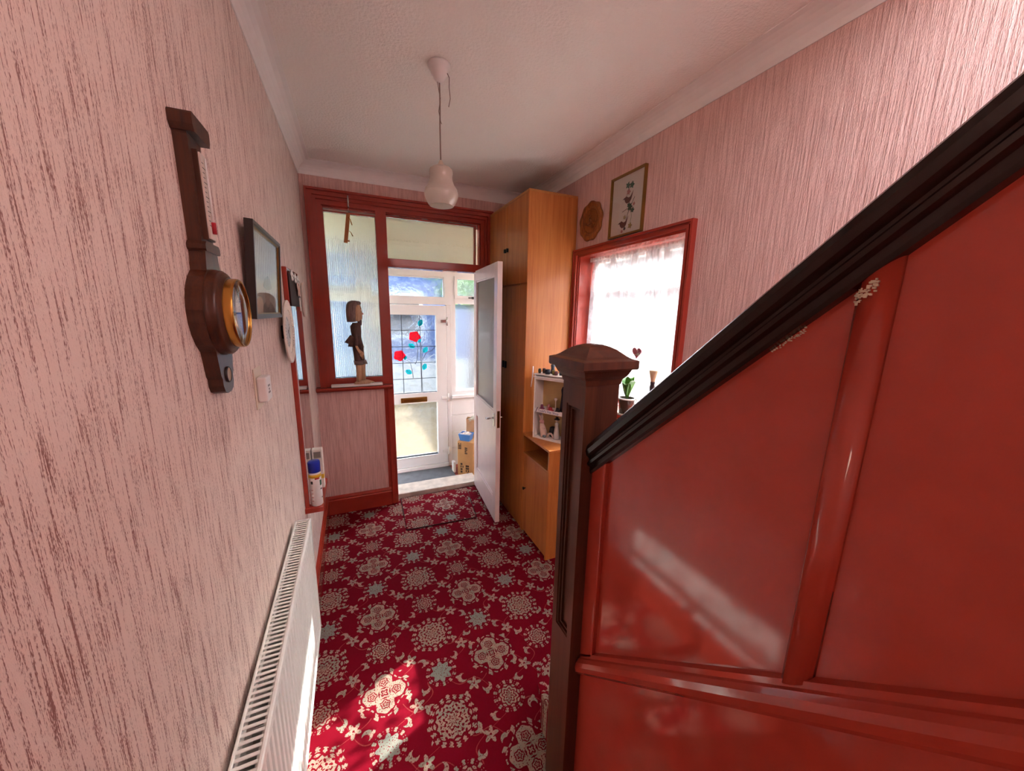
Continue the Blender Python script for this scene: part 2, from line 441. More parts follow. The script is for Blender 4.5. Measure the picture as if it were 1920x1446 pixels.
# ================================================================ SETTING
def build_shell():
    b = B(); box(b, XL-.25, XR+.2, YB-.2, YD+.10, -.12, 0)
    single('floor', b, CARPET, 'crimson patterned carpet with cream medallions covering the hall floor', 'carpet', kind='structure')
    b = B(); box(b, XL-.25, XR+.2, .30, YD+.22, ZC, ZC+.15); box(b, XL-.25, .64, YB-.2, .30, ZC, ZC+.15)
    single('ceiling', b, CEIL, 'off-white textured ceiling above the hall', 'ceiling', kind='structure')
    b = B(); box(b, XL-.25, XL, YB-.2, YD+.10, 0, ZC)
    single('wall_left', b, WALLP, 'pink streaked wallpaper wall carrying the barometer', 'wall', kind='structure')
    # right wall with window opening
    wy0, wy1, wz0, wz1 = 1.328, 2.222, 1.04, 2.05
    b = B()
    for y0, y1, z0, z1 in ((YB-.2, wy0, 0, ZC), (wy1, YD+.1, 0, ZC), (wy0, wy1, 0, wz0), (wy0, wy1, wz1, ZC)):
        box(b, XR, XR+.2, y0, y1, z0, z1)
    box(b, XR, XR+.2, YB-.2, .40, ZC, 4.9)
    single('wall_right', b, WALLR, 'pink ribbed wallpaper wall above the stairs', 'wall', kind='structure')
    # front wall around the glazed screen
    b = B()
    for x0, x1, z0, z1 in ((XL, -.20, 1.045, 2.42), (XL, XR, 2.42, ZC), (1.08, XR, 0, 2.42), (XL, .202, 0, 1.045)):
        box(b, x0, x1, YD, YD+.10, z0, z1)
    single('wall_front', b, WALLR, 'pink wallpaper around and below the red glazed screen', 'wall', kind='structure')
    # wall behind the camera
    b = B()
    for x0, x1, z0, z1 in ((XL, XR, 0, ZC), (.54, XR, ZC, 4.9)):
        box(b, x0, x1, YB-.2, YB, z0, z1)
    single('wall_back', b, WALLR, 'pink wallpaper wall at the inner end of the hall', 'wall', kind='structure')
    # coving
    def cove(along, lo, hi, wall, sgn):
        pts = [(0, 0), (0, -COVE)]
        for k in range(7):
            a = PI/2*k/6
            pts.append((COVE - (COVE-.004)*math.cos(a)*1.0, -COVE + (COVE-.004)*math.sin(a)))
        pts.append((COVE, 0))
        b = B()
        if along == 'y': prism(b, [(wall + sgn*p, ZC + q) for p, q in pts], 'y', lo, hi)
        else: prism(b, [(wall + sgn*p, ZC + q) for p, q in pts], 'x', lo, hi)
        return b
    single('trim_1', cove('y', YB, YD, XL, 1), COVEM, 'white plaster coving along the barometer wall', 'coving', kind='structure')
    single('trim_2', cove('y', .30, YD, XR, -1), COVEM, 'white plaster coving along the window wall', 'coving', kind='structure')
    single('trim_3', cove('x', XL, XR, YD, -1), COVEM, 'white plaster coving above the red glazed screen', 'coving', kind='structure')
    # skirtings
    def skirt(b, along, lo, hi, wall, sgn, h):
        pts = [(0, 0), (.020, 0), (.020, h-.035), (.016, h-.028), (.016, h-.018), (.008, h-.004), (0, h)]
        prism(b, [(wall + sgn*p, q) for p, q in pts], along, lo, hi)
    b = B(); skirt(b, 'y', YB, YD-.02, XL, 1, .17)
    single('baseboard_left', b, RED, 'red skirting board below the barometer wall', 'skirting', kind='structure')
    b = B(); skirt(b, 'x', XL, .222, YD, -1, .155)
    single('baseboard_front', b, RED, 'red skirting board below the pink screen panel', 'skirting', kind='structure')
build_shell()

def ribbed(b, x0, x1, y, z0, z1, pitch, amp, M=None, thick=.004):
    n = max(8, int((x1-x0)/pitch)*6); fr, bk = [], []
    for k in range(n+1):
        x = x0 + (x1-x0)*k/n; d = amp*abs(math.sin(PI*(x-x0)/pitch))
        fr.append(x); bk.append(y-d)
    rows = []
    for z in (z0, z1):
        rows.append(([b.verts.new((x, yy, z)) for x, yy in zip(fr, bk)], [b.verts.new((x, y+thick, z)) for x in fr]))
    for k in range(n):
        f = b.faces.new((rows[0][0][k], rows[0][0][k+1], rows[1][0][k+1], rows[1][0][k])); f.smooth = True
        b.faces.new((rows[0][1][k+1], rows[0][1][k], rows[1][1][k], rows[1][1][k+1]))
        b.faces.new((rows[0][0][k+1], rows[0][0][k], rows[0][1][k], rows[0][1][k+1]))
        b.faces.new((rows[1][0][k], rows[1][0][k+1], rows[1][1][k+1], rows[1][1][k]))
    for k in (0, n):
        b.faces.new((rows[0][0][k], rows[1][0][k], rows[1][1][k], rows[0][1][k]))
    if M is not None:
        for v in b.verts: v.co = M @ v.co
    bmesh.ops.recalc_face_normals(b, faces=b.faces[:])

def build_screen():
    t = thing('window_1', (.44, YD, 0), 'red-painted glazed screen around the inner door, fluted panes above', 'glazed screen', kind='structure')
    # architrave: left, top, right (open at the bottom)
    b = B(); y = YD
    x0, x1, zt = -.253, 1.128, 2.471
    def side(b, i0, i1, w0, w1, zb_l, zb_r):
        prism(b, [(x0+i0, zb_l), (x0+i1, zb_l), (x0+i1, zt-i1), (x0+i0, zt-i0)], 'y', w0, w1)
        prism(b, [(x1-i0, zb_r), (x1-i0, zt-i0), (x1-i1, zt-i1), (x1-i1, zb_r)], 'y', w0, w1)
        prism(b, [(x0+i0, zt-i0), (x0+i1, zt-i1), (x1-i1, zt-i1), (x1-i0, zt-i0)], 'y', w0, w1)
    for l in ((0, .014, y-.036, y+.02), (.014, .022, y-.020, y+.02), (.022, .044, y-.030, y+.02), (.044, .056, y-.012, y+.02), (.056, .066, y-.021, y+.02)):
        side(b, *l, 1.045, 0)
    part('architrave', b, RED, t)
    b = B()
    for l in ((.066, .097, y+.005, y+.10), (.092, .105, y+.028, y+.06)): side(b, *l, 1.06, 0)
    box(b, -.156-.004, .207, y+.005, y+.10, 1.06, 1.125)
    part('lining', b, RED, t)
    b = B(); box(b, .202, .276, y+.0, y+.10, 0, 2.40); box(b, .250, .276, y-.012, y+.0, 0, 1.06, .003)
    box(b, .226, .252, y-.020, y+.0, 0, 1.04, .003)
    part('mullion', b, RED, t)
    b = B(); box(b, .27, 1.03, y+.002, y+.10, 1.98, 2.043, .003); box(b, .27, 1.03, y-.004, y+.03, 1.98, 1.992, .003)
    part('transom_rail', b, RED, t)
    # glazing beads
    b = B(); ring_frame(b, 'y', (-.160, .210, 1.115, 2.342), [(0, .010, y+.020, y+.06)])
    ring_frame(b, 'y', (.270, .992, 2.035, 2.355), [(0, .010, y+.020, y+.06)])
    part('glazing_bead', b, RED, t)
    b = B(); ribbed(b, -.155, .206, y+.05, 1.12, 2.337, .0130, .0030)
    part('pane', b, FLUTE, t, 'tall fluted glass pane')
    b = B(); ribbed(b, .275, .988, y+.05, 2.04, 2.35, .0130, .0030)
    part('pane', b, FLUTE, t, 'wide fluted fanlight pane')
    b = B(); prism(b, [(YD-.075, 1.052), (YD-.072, 1.062), (YD+.05, 1.066), (YD+.05, 1.030), (YD-.05, 1.030), (YD-.058, 1.040), (YD-.072, 1.043)], 'x', XL+.002, .266)
    part('sill', b, RED, t)
    b = B(); box(b, .262, 1.03, YD+.06, YD+.26, -.02, .040, .006, 2)
    single('trim_4', b, CONC, 'worn pale door threshold between hall and porch', 'threshold', kind='structure')
build_screen()

def build_inner_door():
    t = thing('door_1', (.985, 3.106, 0), 'pinkish white inner door standing open, reeded glass above a sunk panel', 'door', kind='structure')
    # local frame: u along the leaf from the hinge, w thickness
    u = Vector((-.0729, -.9973, 0)); n = Vector((.9973, -.0729, 0))
    M = Matrix(((u.x, n.x, 0, .985), (u.y, n.y, 0, 3.106), (0, 0, 1, 0), (0, 0, 0, 1)))
    TH = .036; L = .70
    b = B()
    for a0, a1, z0, z1 in ((0, .077, .022, 1.992), (.622, L, .022, 1.992), (.077, .622, 1.906, 1.992), (.077, .622, .742, .915), (.077, .622, .022, .215)):
        box(b, a0, a1, 0, TH, z0, z1, .0015, 1, M)
    part('frame', b, DOORW, t)
    b = B(); box(b, .07, .63, .012, TH-.012, .21, .75, 0, 1, M); part('panel', b, DOORW, t)
    b = B()
    for z0, z1 in ((.215, .742), (.915, 1.906)):
        ring = [(.077, .622, z0, z1)]
        for (a0, a1, c0, c1) in ring:
            w = .012
            for q in (((a0, c0), (a0+w, c0+w), (a0+w, c1-w), (a0, c1)), ((a1, c0), (a1, c1), (a1-w, c1-w), (a1-w, c0+w)), ((a0, c1), (a0+w, c1-w), (a1-w, c1-w), (a1, c1)), ((a0, c0), (a1, c0), (a1-w, c0+w), (a0+w, c0+w))):
                prism(b, q, 'y', .004, TH-.004, M)
    part('bead', b, DOORW, t)
    b = B(); ribbed(b, .08, .62, .016, .92, 1.90, .009, .0016, M); part('pane', b, REED, t, 'reeded glass pane')
    # lever handles and latch plate
    b = B(); c = M @ Vector((.645, -.001, .86))
    box(b, .632, .658, -.004, 0, .80, .90, .002, 1, M)
    tube(b, [M @ Vector(p) for p in ((.645, 0, .865), (.645, -.03, .865), (.640, -.042, .862), (.60, -.045, .850), (.57, -.043, .845))], [.007, .007, .008, .007, .006], 10)
    part('lever_handle', b, CHROME, t)
    b = B(); box(b, .632, .658, TH, TH+.004, .80, .90, .002, 1, M)
    tube(b, [M @ Vector(p) for p in ((.645, TH, .865), (.645, TH+.03, .865), (.640, TH+.042, .862), (.60, TH+.045, .850), (.57, TH+.043, .845))], [.007, .007, .008, .007, .006], 10)
    part('lever_handle', b, CHROME, t)
    b = B(); box(b, L, L+.002, .008, TH-.008, .80, .93, 0, 1, M); part('latch_plate', b, BRASS, t)
build_inner_door()

# ---------------------------------------------------------------- porch
PY, PZ = 3.875, -.10
def build_porch():
    b = B(); box(b, -.9, 2.0, YD+.10, PY+.06, PZ-.1, PZ); box(b, .20, 1.05, YD+.10, YD+.12, PZ-.02, -.03)
    fl = single('floor.001', b, paint('porch_screed', (96, 44, 38), .8), 'red tiled floor of the small porch', 'floor', kind='structure')
    nx = 19
    tile0 = None
    for i in range(nx):
        for j in range(5):
            x, y = -.85 + i*.153, YD+.20 + j*.153
            if tile0 is None:
                bb = B(); box(bb, -.074, .074, -.074, .074, 0, .004, .001); me = mesh_of(bb, 'tile', TILE)
            o = bpy.data.objects.new('tile', me); COL.objects.link(o); o.parent = fl; o.location = Vector((x, y, PZ)) - fl.location; tile0 = o
    b = B(); box(b, -.9, 2.0, YD+.10, PY+.08, 2.345, 2.42)
    single('ceiling.001', b, PORCHW, 'cream ceiling of the porch', 'ceiling', kind='structure')
    b = B(); box(b, -.9, -.82, YD+.10, PY+.06, PZ, 2.36); single('wall_porch_left', b, PORCHW, 'cream end wall of the porch beside the fluted pane', 'wall', kind='structure')
    b = B(); box(b, 1.92, 2.0, YD+.10, PY+.06, PZ, 2.36); single('wall_porch_right', b, PORCHW, 'cream end wall of the porch behind the wardrobe side', 'wall', kind='structure')
    b = B(); box(b, -.9, 2.0, PY, PY+.06, 2.06, 2.36); single('trim_5', b, PORCHW, 'white fascia board above the porch windows', 'fascia', kind='structure')
    # dwarf wall with clad boards on both sides of the door
    for k, (x0, x1, lab) in enumerate(((-.82, .13, 'white clad dwarf wall of the porch left of the glazed door'), (.965, 1.92, 'white clad dwarf wall of the porch behind the cardboard box'))):
        b = B(); box(b, x0, x1, PY+.012, PY+.07, PZ, .70)
        w = single('wall_porch_front', b, UPVC, lab, 'wall', kind='structure')
        for i, (z0, z1) in enumerate(((PZ, .113), (.117, .304), (.308, .500), (.504, .70))):
            b = B(); box(b, x0, x1, PY, PY+.013, z0, z1, .003)
            part('cladding_board', b, UPVC, w)
    # glazing either side
    def light(name, x0, x1, cols, lab):
        t = thing(name, ((x0+x1)/2, PY, .70), lab, 'window', kind='structure')
        b = B(); box(b, x0, x1, PY-.035, PY+.06, .70, .735, .004)
        part('sill', b, UPVC, t)
        b = B()
        ring_frame(b, 'y', (x0, x1, .735, 2.06), [(0, .045, PY-.005, PY+.055), (.045, .057, PY+.01, PY+.045)])
        box(b, x0+.04, x1-.04, PY-.005, PY+.055, 1.735, 1.79)
        w = (x1-x0-.09)/cols
        for c in range(1, cols): box(b, x0+.045+w*c-.025, x0+.045+w*c+.025, PY-.005, PY+.055, .74, 2.05)
        part('frame', b, UPVC, t)
        for c in range(cols):
            a0, a1 = x0+.045+w*c+(.025 if c else 0), x0+.045+w*(c+1)-(.025 if c < cols-1 else 0)
            b = B(); ring_frame(b, 'y', (a0, a1, 1.79, 2.02), [(0, .030, PY-.018, PY+.04)])
            s = part('sash', b, UPVC, t)
            b = B(); box(b, a0+.028, a1-.028, PY+.02, PY+.026, 1.817, 1.993); part('pane', b, OBSC, s)
            b = B(); box(b, (a0+a1)/2-.05, (a0+a1)/2+.05, PY-.03, PY-.018, 1.795, 1.807, .003); box(b, (a0+a1)/2-.012, (a0+a1)/2+.012, PY-.034, PY-.018, 1.788, 1.815, .003)
            part('catch', b, DARK, s)
            b = B(); box(b, a0+.008, a1-.008, PY+.02, PY+.026, .79, 1.728); part('pane', b, SOFT, t)
    light('window_2', .965, 1.90, 2, 'white framed porch window above the cardboard box, frosted panes')
    light('window_3', -.80, .13, 2, 'white framed porch window seen through the tall fluted pane')
    # door head light
    t = thing('window_4', (.545, PY, 1.72), 'frosted white framed light above the rose glass porch door', 'window', kind='structure')
    b = B(); ring_frame(b, 'y', (.13, .965, 1.72, 2.06), [(0, .06, PY-.005, PY+.055), (.06, .072, PY+.01, PY+.045)]); box(b, .13, .965, PY-.008, PY+.055, 1.72, 1.80)
    part('frame', b, UPVC, t)
    b = B(); box(b, .19, .905, PY+.02, PY+.026, 1.79, 2.01); part('pane', b, OBSC, t)
    # outer door
    t = thing('door_2', (.545, PY, PZ), 'white glazed porch door with red roses on leaded obscure glass', 'door', kind='structure')
    b = B(); box(b, .13, .175, PY-.005, PY+.055, PZ, 1.72, .003); box(b, .918, .965, PY-.005, PY+.055, PZ, 1.72, .003); box(b, .175, .918, PY-.02, PY+.055, PZ, PZ+.05, .004)
    part('frame', b, UPVC, t)
    b = B(); y0, y1 = PY-.018, PY+.042
    box(b, .178, .275, y0, y1, -.045, 1.712, .004); box(b, .803, .914, y0, y1, -.045, 1.712, .004)
    for z0, z1 in ((-.045, .072), (.680, .790), (1.612, 1.712)): box(b, .27, .81, y0, y1, z0, z1, .004)
    ring_frame(b, 'y', (.262, .816, .778, 1.624), [(0, .012, y0-.006, y1)]); ring_frame(b, 'y', (.262, .816, .060, .690), [(0, .012, y0-.006, y1)])
    leaf = part('leaf', b, UPVC, t)
    b = B(); box(b, .27, .81, PY+.006, PY+.012, .785, 1.618); gl = part('pane', b, OBSC, t, 'obscure glass with leaded roses')
    b = B(); box(b, .27, .81, PY+.006, PY+.012, .066, .686); part('pane', b, OBSC, t)
    yl = PY+.0035
    def strip(x0, z0, x1, z1, w=.006, mat=LEAD):
        b = B(); d = Vector((x1-x0, 0, z1-z0)); L = d.length
        M = T((x0+x1)/2, yl, (z0+z1)/2) @ Matrix.Rotation(-math.atan2(d.z, d.x), 4, 'Y'); box(b, -L/2, L/2, -.0015, .0015, -w/2, w/2, 0, 1, M)
        part('lead_strip', b, mat, gl)
    for x in (.455, .640): strip(x, .79, x, 1.612)
    for z in (1.455, 1.285, 1.114, .944): strip(.275, z, .803, z)
    def stem(pts):
        b = B(); tube(b, [(x, yl, z) for x, z in pts], .003, 6); part('lead_stem', b, LEAD, gl)
    stem([(.64, 1.60), (.668, 1.57), (.66, 1.53), (.625, 1.47), (.61, 1.42)]); stem([(.60, 1.34), (.615, 1.26), (.60, 1.14), (.58, 1.10)])
    stem([(.46, 1.17), (.53, 1.12), (.55, 1.02), (.555, .95)]); stem([(.65, 1.31), (.655, 1.2), (.645, 1.0), (.65, .80)]); stem([(.80, 1.29), (.76, 1.24), (.70, 1.22), (.66, 1.15)])
    def blob(name, pts, mat, d=.0):
        b = B(); prism(b, pts, 'y', yl-.003-d, yl-.001-d); return part(name, b, mat, gl)
    def leafshape(cx, cz, ang, L=.036, W=.025):
        p = []
        for k in range(20):
            a = 2*PI*k/20; r = (L if abs(math.cos(a)) > .99 else L*.93); x, z = L*math.cos(a), W*math.sin(a)*(1-.25*abs(math.cos(a)))
            p.append((cx + x*math.cos(ang)-z*math.sin(ang), cz + x*math.sin(ang)+z*math.cos(ang)))
        o = blob('leaf', p, TEAL)
        b = B(); tube(b, [(cx-L*.8*math.cos(ang), yl-.004, cz-L*.8*math.sin(ang)), (cx+L*.8*math.cos(ang), yl-.004, cz+L*.8*math.sin(ang))], .0014, 5); part('lead_vein', b, LEAD, gl)
    for cx, cz, a in ((.646, 1.531, 1.1), (.550, 1.293, -.5), (.690, 1.249, .9), (.677, 1.068, 1.2), (.511, 1.019, -.5), (.632, 1.345, .8), (.482, 1.17, 1.2)):
        leafshape(cx, cz, a, .036 if cx not in (.632, .482) else .022, .026 if cx not in (.632, .482) else .016)
    for cx, cz in ((.584, 1.389), (.424, 1.194)):
        rr = random.Random(int(cx*1000)); p = []
        for k in range(28):
            a = 2*PI*k/28; r = .056*(1 + .09*math.cos(5*a+.6) + rr.uniform(-.04, .04)); p.append((cx + r*math.cos(a)*1.02, cz + r*math.sin(a)*.95))
        blob('rose', p, ROSE)
        for k, (rad, off) in enumerate(((.040, .9), (.026, 2.2), (.013, 4.0))):
            b = B(); tube(b, [(cx + .004*math.cos(off) + rad*math.cos(off+q*.3), yl-.0045, cz + .004*math.sin(off) + rad*.92*math.sin(off+q*.3)) for q in range(16)], .0016, 5); part('petal_line', b, CRIM, gl)
    b = B(); box(b, .416, .691, y0-.010, y0+.002, .690, .744, .003); lp = part('letter_plate', b, BRASS, t)
    b = B(); box(b, .436, .671, y0-.013, y0-.009, .700, .734, .002); part('letter_flap', b, BRASS, lp)
    for z in (.10, .72, 1.55):
        b = B(); lathe(b, [(0, -.045), (.009, -.045), (.009, .045), (0, .045)], T(.922, y0-.010, z), 12); box(b, .85, .915, y0-.012, y0, z-.016, z+.016, .003)
        part('hinge', b, UPVC if z < 1 else CHROME, t)
    # mat and clutter
    b = B(); box(b, .30, .925, 3.32, 3.832, PZ+.004, PZ+.018, .003)
    single('porch_mat', b, MATG, 'grey ribbed doormat inside the glazed porch door', 'mat')
build_porch()

def build_porch_clutter():
    a = math.atan2(-.12, .14); M = T(.955, 3.60, PZ+.004) @ rotz(a); W, Dp, Hh = .185, .26, .385
    t = thing('cardboard_box', M @ Vector((W/2, Dp/2, 0)), 'brown printed cardboard box on the porch floor under the blue tub', 'box')
    b = B(); box(b, 0, W, 0, Dp, 0, Hh, .003, 1, M); part('carton', b, CARD, t)
    b = B(); box(b, .004, W*.98, .02, Dp*.48, Hh, Hh+.003, 0, 1, M); box(b, .004, W*.98, Dp*.52, Dp-.01, Hh, Hh+.003, 0, 1, M); part('flap', b, CARD, t)
    rr = random.Random(3)
    for x0, x1, z0, z1 in ((.010, .045, .30, .37), (.085, .115, .25, .33), (.035, .070, .03, .15), (.095, .135, .02, .13)):
        n = 4; b = B()
        for k in range(n):
            zz = z0 + (z1-z0)*k/n
            for q in range(3):
                xa = x0 + (x1-x0)*q/3; 
                if rr.random() < .86: box(b, xa, xa+(x1-x0)/3*.8, -.0012, 0, zz, zz+(z1-z0)/n*.72, 0, 1, M)
        part('print', b, PRINTK, t, 'black printed mark')
    # blue tub
    top = PZ+.004+Hh+.003
    M2 = M @ T(.075, .062, 0)
    t = thing('blue_tub', (M2 @ Vector((0, 0, 0))).xy.to_3d() + Vector((0, 0, top)), 'light blue plastic tub of pale bits on the cardboard box', 'tub')
    b = B(); s = [(-.062, -.05), (.062, -.05), (.062, .05), (-.062, .05)]
    vb = [b.verts.new(M2 @ Vector((x*.86, y*.86, Hh+.0035))) for x, y in s]; vt = [b.verts.new(M2 @ Vector((x*1.1, y*1.1, Hh+.078))) for x, y in s]
    vi = [b.verts.new(M2 @ Vector((x*1.0, y*1.0, Hh+.078))) for x, y in s]; vj = [b.verts.new(M2 @ Vector((x*.8, y*.8, Hh+.01))) for x, y in s]
    b.faces.new(vb)
    for k in range(4):
        k2 = (k+1) % 4
        b.faces.new((vb[k], vb[k2], vt[k2], vt[k])); b.faces.new((vt[k], vt[k2], vi[k2], vi[k])); b.faces.new((vi[k], vi[k2], vj[k2], vj[k]))
    b.faces.new(vj); bmesh.ops.recalc_face_normals(b, faces=b.faces[:]); part('tub', b, LBLUE, t)
    b = B()
    for k in range(14):
        ball(b, M2 @ Vector((rr.uniform(-.045, .045), rr.uniform(-.035, .035), Hh+.062+rr.uniform(0, .014))), (rr.uniform(.012, .02), rr.uniform(.012, .02), rr.uniform(.012, .016)), None, 8)
    part('contents', b, PAPER, t, 'pale odds and ends')
    # paper bag behind
    c = M @ Vector((.11, .205, Hh+.003)); t = thing('paper_bag', c, 'crumpled brown paper bag with white wrapping behind the blue tub', 'bag')
    b = B(); Mb = T(*c) @ rotz(a+.2)
    for k, (w, d, z) in enumerate(((.075, .045, 0), (.082, .05, .07), (.078, .046, .14), (.086, .05, .20))):
        rg = [b.verts.new(Mb @ Vector((x*w + rr.uniform(-.005, .005), y*d + rr.uniform(-.006, .006), z + (rr.uniform(-.012, .012) if k else 0)))) for x, y in ((-1, -1), (-.3, -1.12), (.3, -.92), (1, -1), (1.05, 0), (1, 1), (0, 1.1), (-1, 1), (-.95, 0))]
        if k:
            for q in range(9): b.faces.new((pr[q], pr[(q+1) % 9], rg[(q+1) % 9], rg[q]))
        else: b.faces.new(list(reversed(rg)))
        pr = rg
    part('bag', b, KRAFT, t)
    b = B()
    for k in range(9):
        ball(b, Mb @ Vector((rr.uniform(-.055, .055), rr.uniform(-.03, .03), .19+rr.uniform(0, .03))), (rr.uniform(.02, .04), rr.uniform(.015, .03), rr.uniform(.012, .026)), rotz(rr.uniform(0, 3)).to_3x3(), 8)
    for v in b.verts: v.co += Vector((rr.uniform(-1, 1), rr.uniform(-1, 1), rr.uniform(-1, 1)))*.004
    part('wrapping', b, paint('crumpled_wrapping', (206, 204, 186), .5, var=.2), t)
    b = B(); box(b, .920, .95, 3.655, 3.72, PZ+.004, PZ+.13, .006, 1); single('white_packet', b, WHITEP, 'small white packet standing behind the cardboard box', 'packet')
build_porch_clutter()

# ---------------------------------------------------------------- outside
def build_outside():
    b = B(); box(b, -30, 40, -30, 60, -.35, -.22)
    single('ground', b, paint('pale_paving', (96, 78, 46), .9, var=.06, bump=.1, bscale=10), 'pale cream paving outside the porch', 'paving', kind='structure')
    t = thing('house', (3, 14, -.22), 'blue rendered house across the road', 'house')
    b = B(); box(b, -9, 15, 11, 17, -.22, 6.2); part('wall', b, paint('blue_render', (60, 82, 124), .8, var=.06), t)  # made tall and near so it blocks sky light into the porch
    b = B(); prism(b, [(10.4, 6.2), (17.6, 6.2), (14, 8.4)], 'x', -9.4, 15.4); part('roof', b, paint('slate_roof', (112, 116, 128), .8), t)
    for x in (-6, -2.5, 1.2, 4.8, 8.4, 12):
        b = B(); box(b, x-.7, x+.7, 10.93, 11.0, .9, 2.2); w = part('window', b, UPVC, t)
        b = B(); box(b, x-.6, x+.6, 10.91, 10.93, 1.0, 2.1); part('pane', b, DARK, w)
    b = B(); box(b, -9, 12, 8.2, 8.4, -.22, .55); single('garden_wall', b, paint('grey_block', (168, 166, 160), .9, var=.1), 'low grey block wall at the end of the front garden', 'wall')
    t = thing('added_sky_block_house', (6.5, 2, -.22), 'added grey rendered house blocking the bright sky beyond the lace curtain', 'house')  # added house, hides the bright horizon sky from the side window
    b = B(); box(b, 4.6, 8.6, -6, 9, -.22, 2.75); part('wall', b, paint('grey_render', (112, 106, 104), .8, var=.05), t)
    b = B(); prism(b, [(4.5, 2.75), (8.7, 2.75), (6.6, 3.5)], 'y', -6.1, 9.1); part('roof', b, MATS['slate_roof'], t)
    for y in (-3, .2, 3.6, 6.5):
        b = B(); box(b, 4.56, 4.6, y-.5, y+.5, .9, 2.1); w = part('window', b, UPVC, t)
        b = B(); box(b, 4.55, 4.56, y-.43, y+.43, .97, 2.03); part('pane', b, DARK, w)
    def tree(x, y, h, r, lab):
        t = thing('garden_tree', (x, y, -.22), lab, 'tree')
        b = B(); tube(b, [(x, y, -.22), (x+.05, y, h*.35), (x, y, h*.6)], [.13, .1, .06], 8); part('trunk', b, BROWN, t)
        rr = random.Random(int(x*10)); b = B()
        for k in range(260):
            d = Vector((rr.gauss(0, 1), rr.gauss(0, 1), rr.gauss(0, 1))).normalized()*r*rr.uniform(.5, 1)
            p = Vector((x, y, h*.72)) + Vector((d.x, d.y, d.z*.8)); s = rr.uniform(.10, .22)
            M = Matrix.Rotation(rr.uniform(0, 6), 3, d)
            vs_ = [b.verts.new(p + M @ (Vector(q)*s)) for q in ((-1, 0, 0), (0, -.6, .2), (1, 0, 0), (0, .6, .2))]; b.faces.new(vs_)
        part('crown', b, paint('tree_leaf', (120, 150, 90), .6, var=.2), t)
    tree(2.2, 7.0, 3.4, 1.0, 'green garden tree standing before the blue house'); tree(3.2, 9.3, 3.6, 1.1, 'taller green tree beyond the grey block wall')
build_outside()

# ---------------------------------------------------------------- window over the stairs
def build_stair_window():
    y0, y1, z0, z1 = 1.285, 2.279, 1.04, 2.084; X = XR
    t = thing('window_5', (X, (y0+y1)/2, z0), 'side window in a red moulded casing behind the lace curtain', 'window', kind='structure')
    b = B()
    def sides(i0, i1, w0, w1):
        prism(b, [(y0+i0, z0), (y0+i1, z0), (y0+i1, z1-i1), (y0+i0, z1-i0)], 'x', w0, w1)
        prism(b, [(y1-i0, z0), (y1-i0, z1-i0), (y1-i1, z1-i1), (y1-i1, z0)], 'x', w0, w1)
        prism(b, [(y0+i0, z1-i0), (y0+i1, z1-i1), (y1-i1, z1-i1), (y1-i0, z1-i0)], 'x', w0, w1)
    for l in ((0, .012, X-.030, X+.01), (.012, .022, X-.020, X+.01), (.022, .038, X-.025, X+.01), (.038, .050, X-.012, X+.01)): sides(*l)
    part('casing', b, RED, t)
    b = B(); box(b, X-.004, X+.16, y0+.038, y0+.052, z0, z1-.03); box(b, X-.004, X+.16, y1-.058, y1-.044, z0, z1-.03); box(b, X-.004, X+.16, y0+.038, y1-.044, z1-.048, z1-.034)
    part('reveal', b, RED, t)
    b = B(); box(b, X-.045, X+.165, y0-.02, y1+.02 if False else y1+.0, z0-.012, z0+.014, .006, 2); part('sill', b, RED, t)
    b = B(); yi0, yi1, zi0, zi1 = y0+.052, y1-.058, z0+.014, z1-.048
    ring_frame(b, 'x', (yi0, yi1, zi0, zi1), [(0, .04, X+.12, X+.165)]); box(b, X+.125, X+.165, yi0, yi1, 1.80, 1.835); box(b, X+.125, X+.165, (yi0+yi1)/2-.02, (yi0+yi1)/2+.02, zi0, 1.80)
    part('sash', b, WHITE, t)
    for a0, a1, c0, c1 in ((yi0+.035, (yi0+yi1)/2-.018, zi0+.035, 1.802), ((yi0+yi1)/2+.018, yi1-.035, zi0+.035, 1.802), (yi0+.035, yi1-.035, 1.833, zi1-.035)):
        b = B(); box(b, X+.142, X+.146, a0, a1, c0, c1); part('pane', b, CLEAR, t)
    # lace curtain on its wire
    t = thing('lace_curtain', (X+.08, (y0+y1)/2, z0+.03), 'gathered white lace net curtain with floral pattern in the red window', 'curtain')
    b = B(); ny, nz = 150, 26; rows = []
    for j in range(nz+1):
        f = j/nz; z = 2.028 - f*(2.028-1.075); row = []
        for i in range(ny+1):
            g = i/ny; y = (yi0+.010) + g*(yi1-yi0-.02)
            amp = .006 + .010*min(1, f*3)
            x = X+.090 + amp*math.sin(g*2*PI*17 + .8*math.sin(g*21)) + .004*math.sin(g*53+f*3)
            row.append(b.verts.new((x, y + .006*f*math.sin(g*40), z)))
        rows.append(row)
    for j in range(nz):
        for i in range(ny):
            f = b.faces.new((rows[j][i], rows[j][i+1], rows[j+1][i+1], rows[j+1][i])); f.smooth = True
    part('net', b, LACE, t)
    b = B(); n = 120; rows = [[], []]
    for i in range(n+1):
        g = i/n; y = (yi0+.004) + g*(yi1-yi0-.008); x = X+.078 + .004*math.sin(g*2*PI*30)
        rows[0].append(b.verts.new((x, y, 2.030))); rows[1].append(b.verts.new((x+.0, y, 2.004)))
    for i in range(n): b.faces.new((rows[0][i], rows[0][i+1], rows[1][i+1], rows[1][i])).smooth = True
    part('heading', b, sheer('lace_heading', (246, 242, 240), .85, .5), t)
    b = B(); tube(b, [(X+.083, yi0-.001, 2.018), (X+.083, yi1+.001, 2.018)], .004, 8); part('curtain_wire', b, WHITEP, t)
build_stair_window()

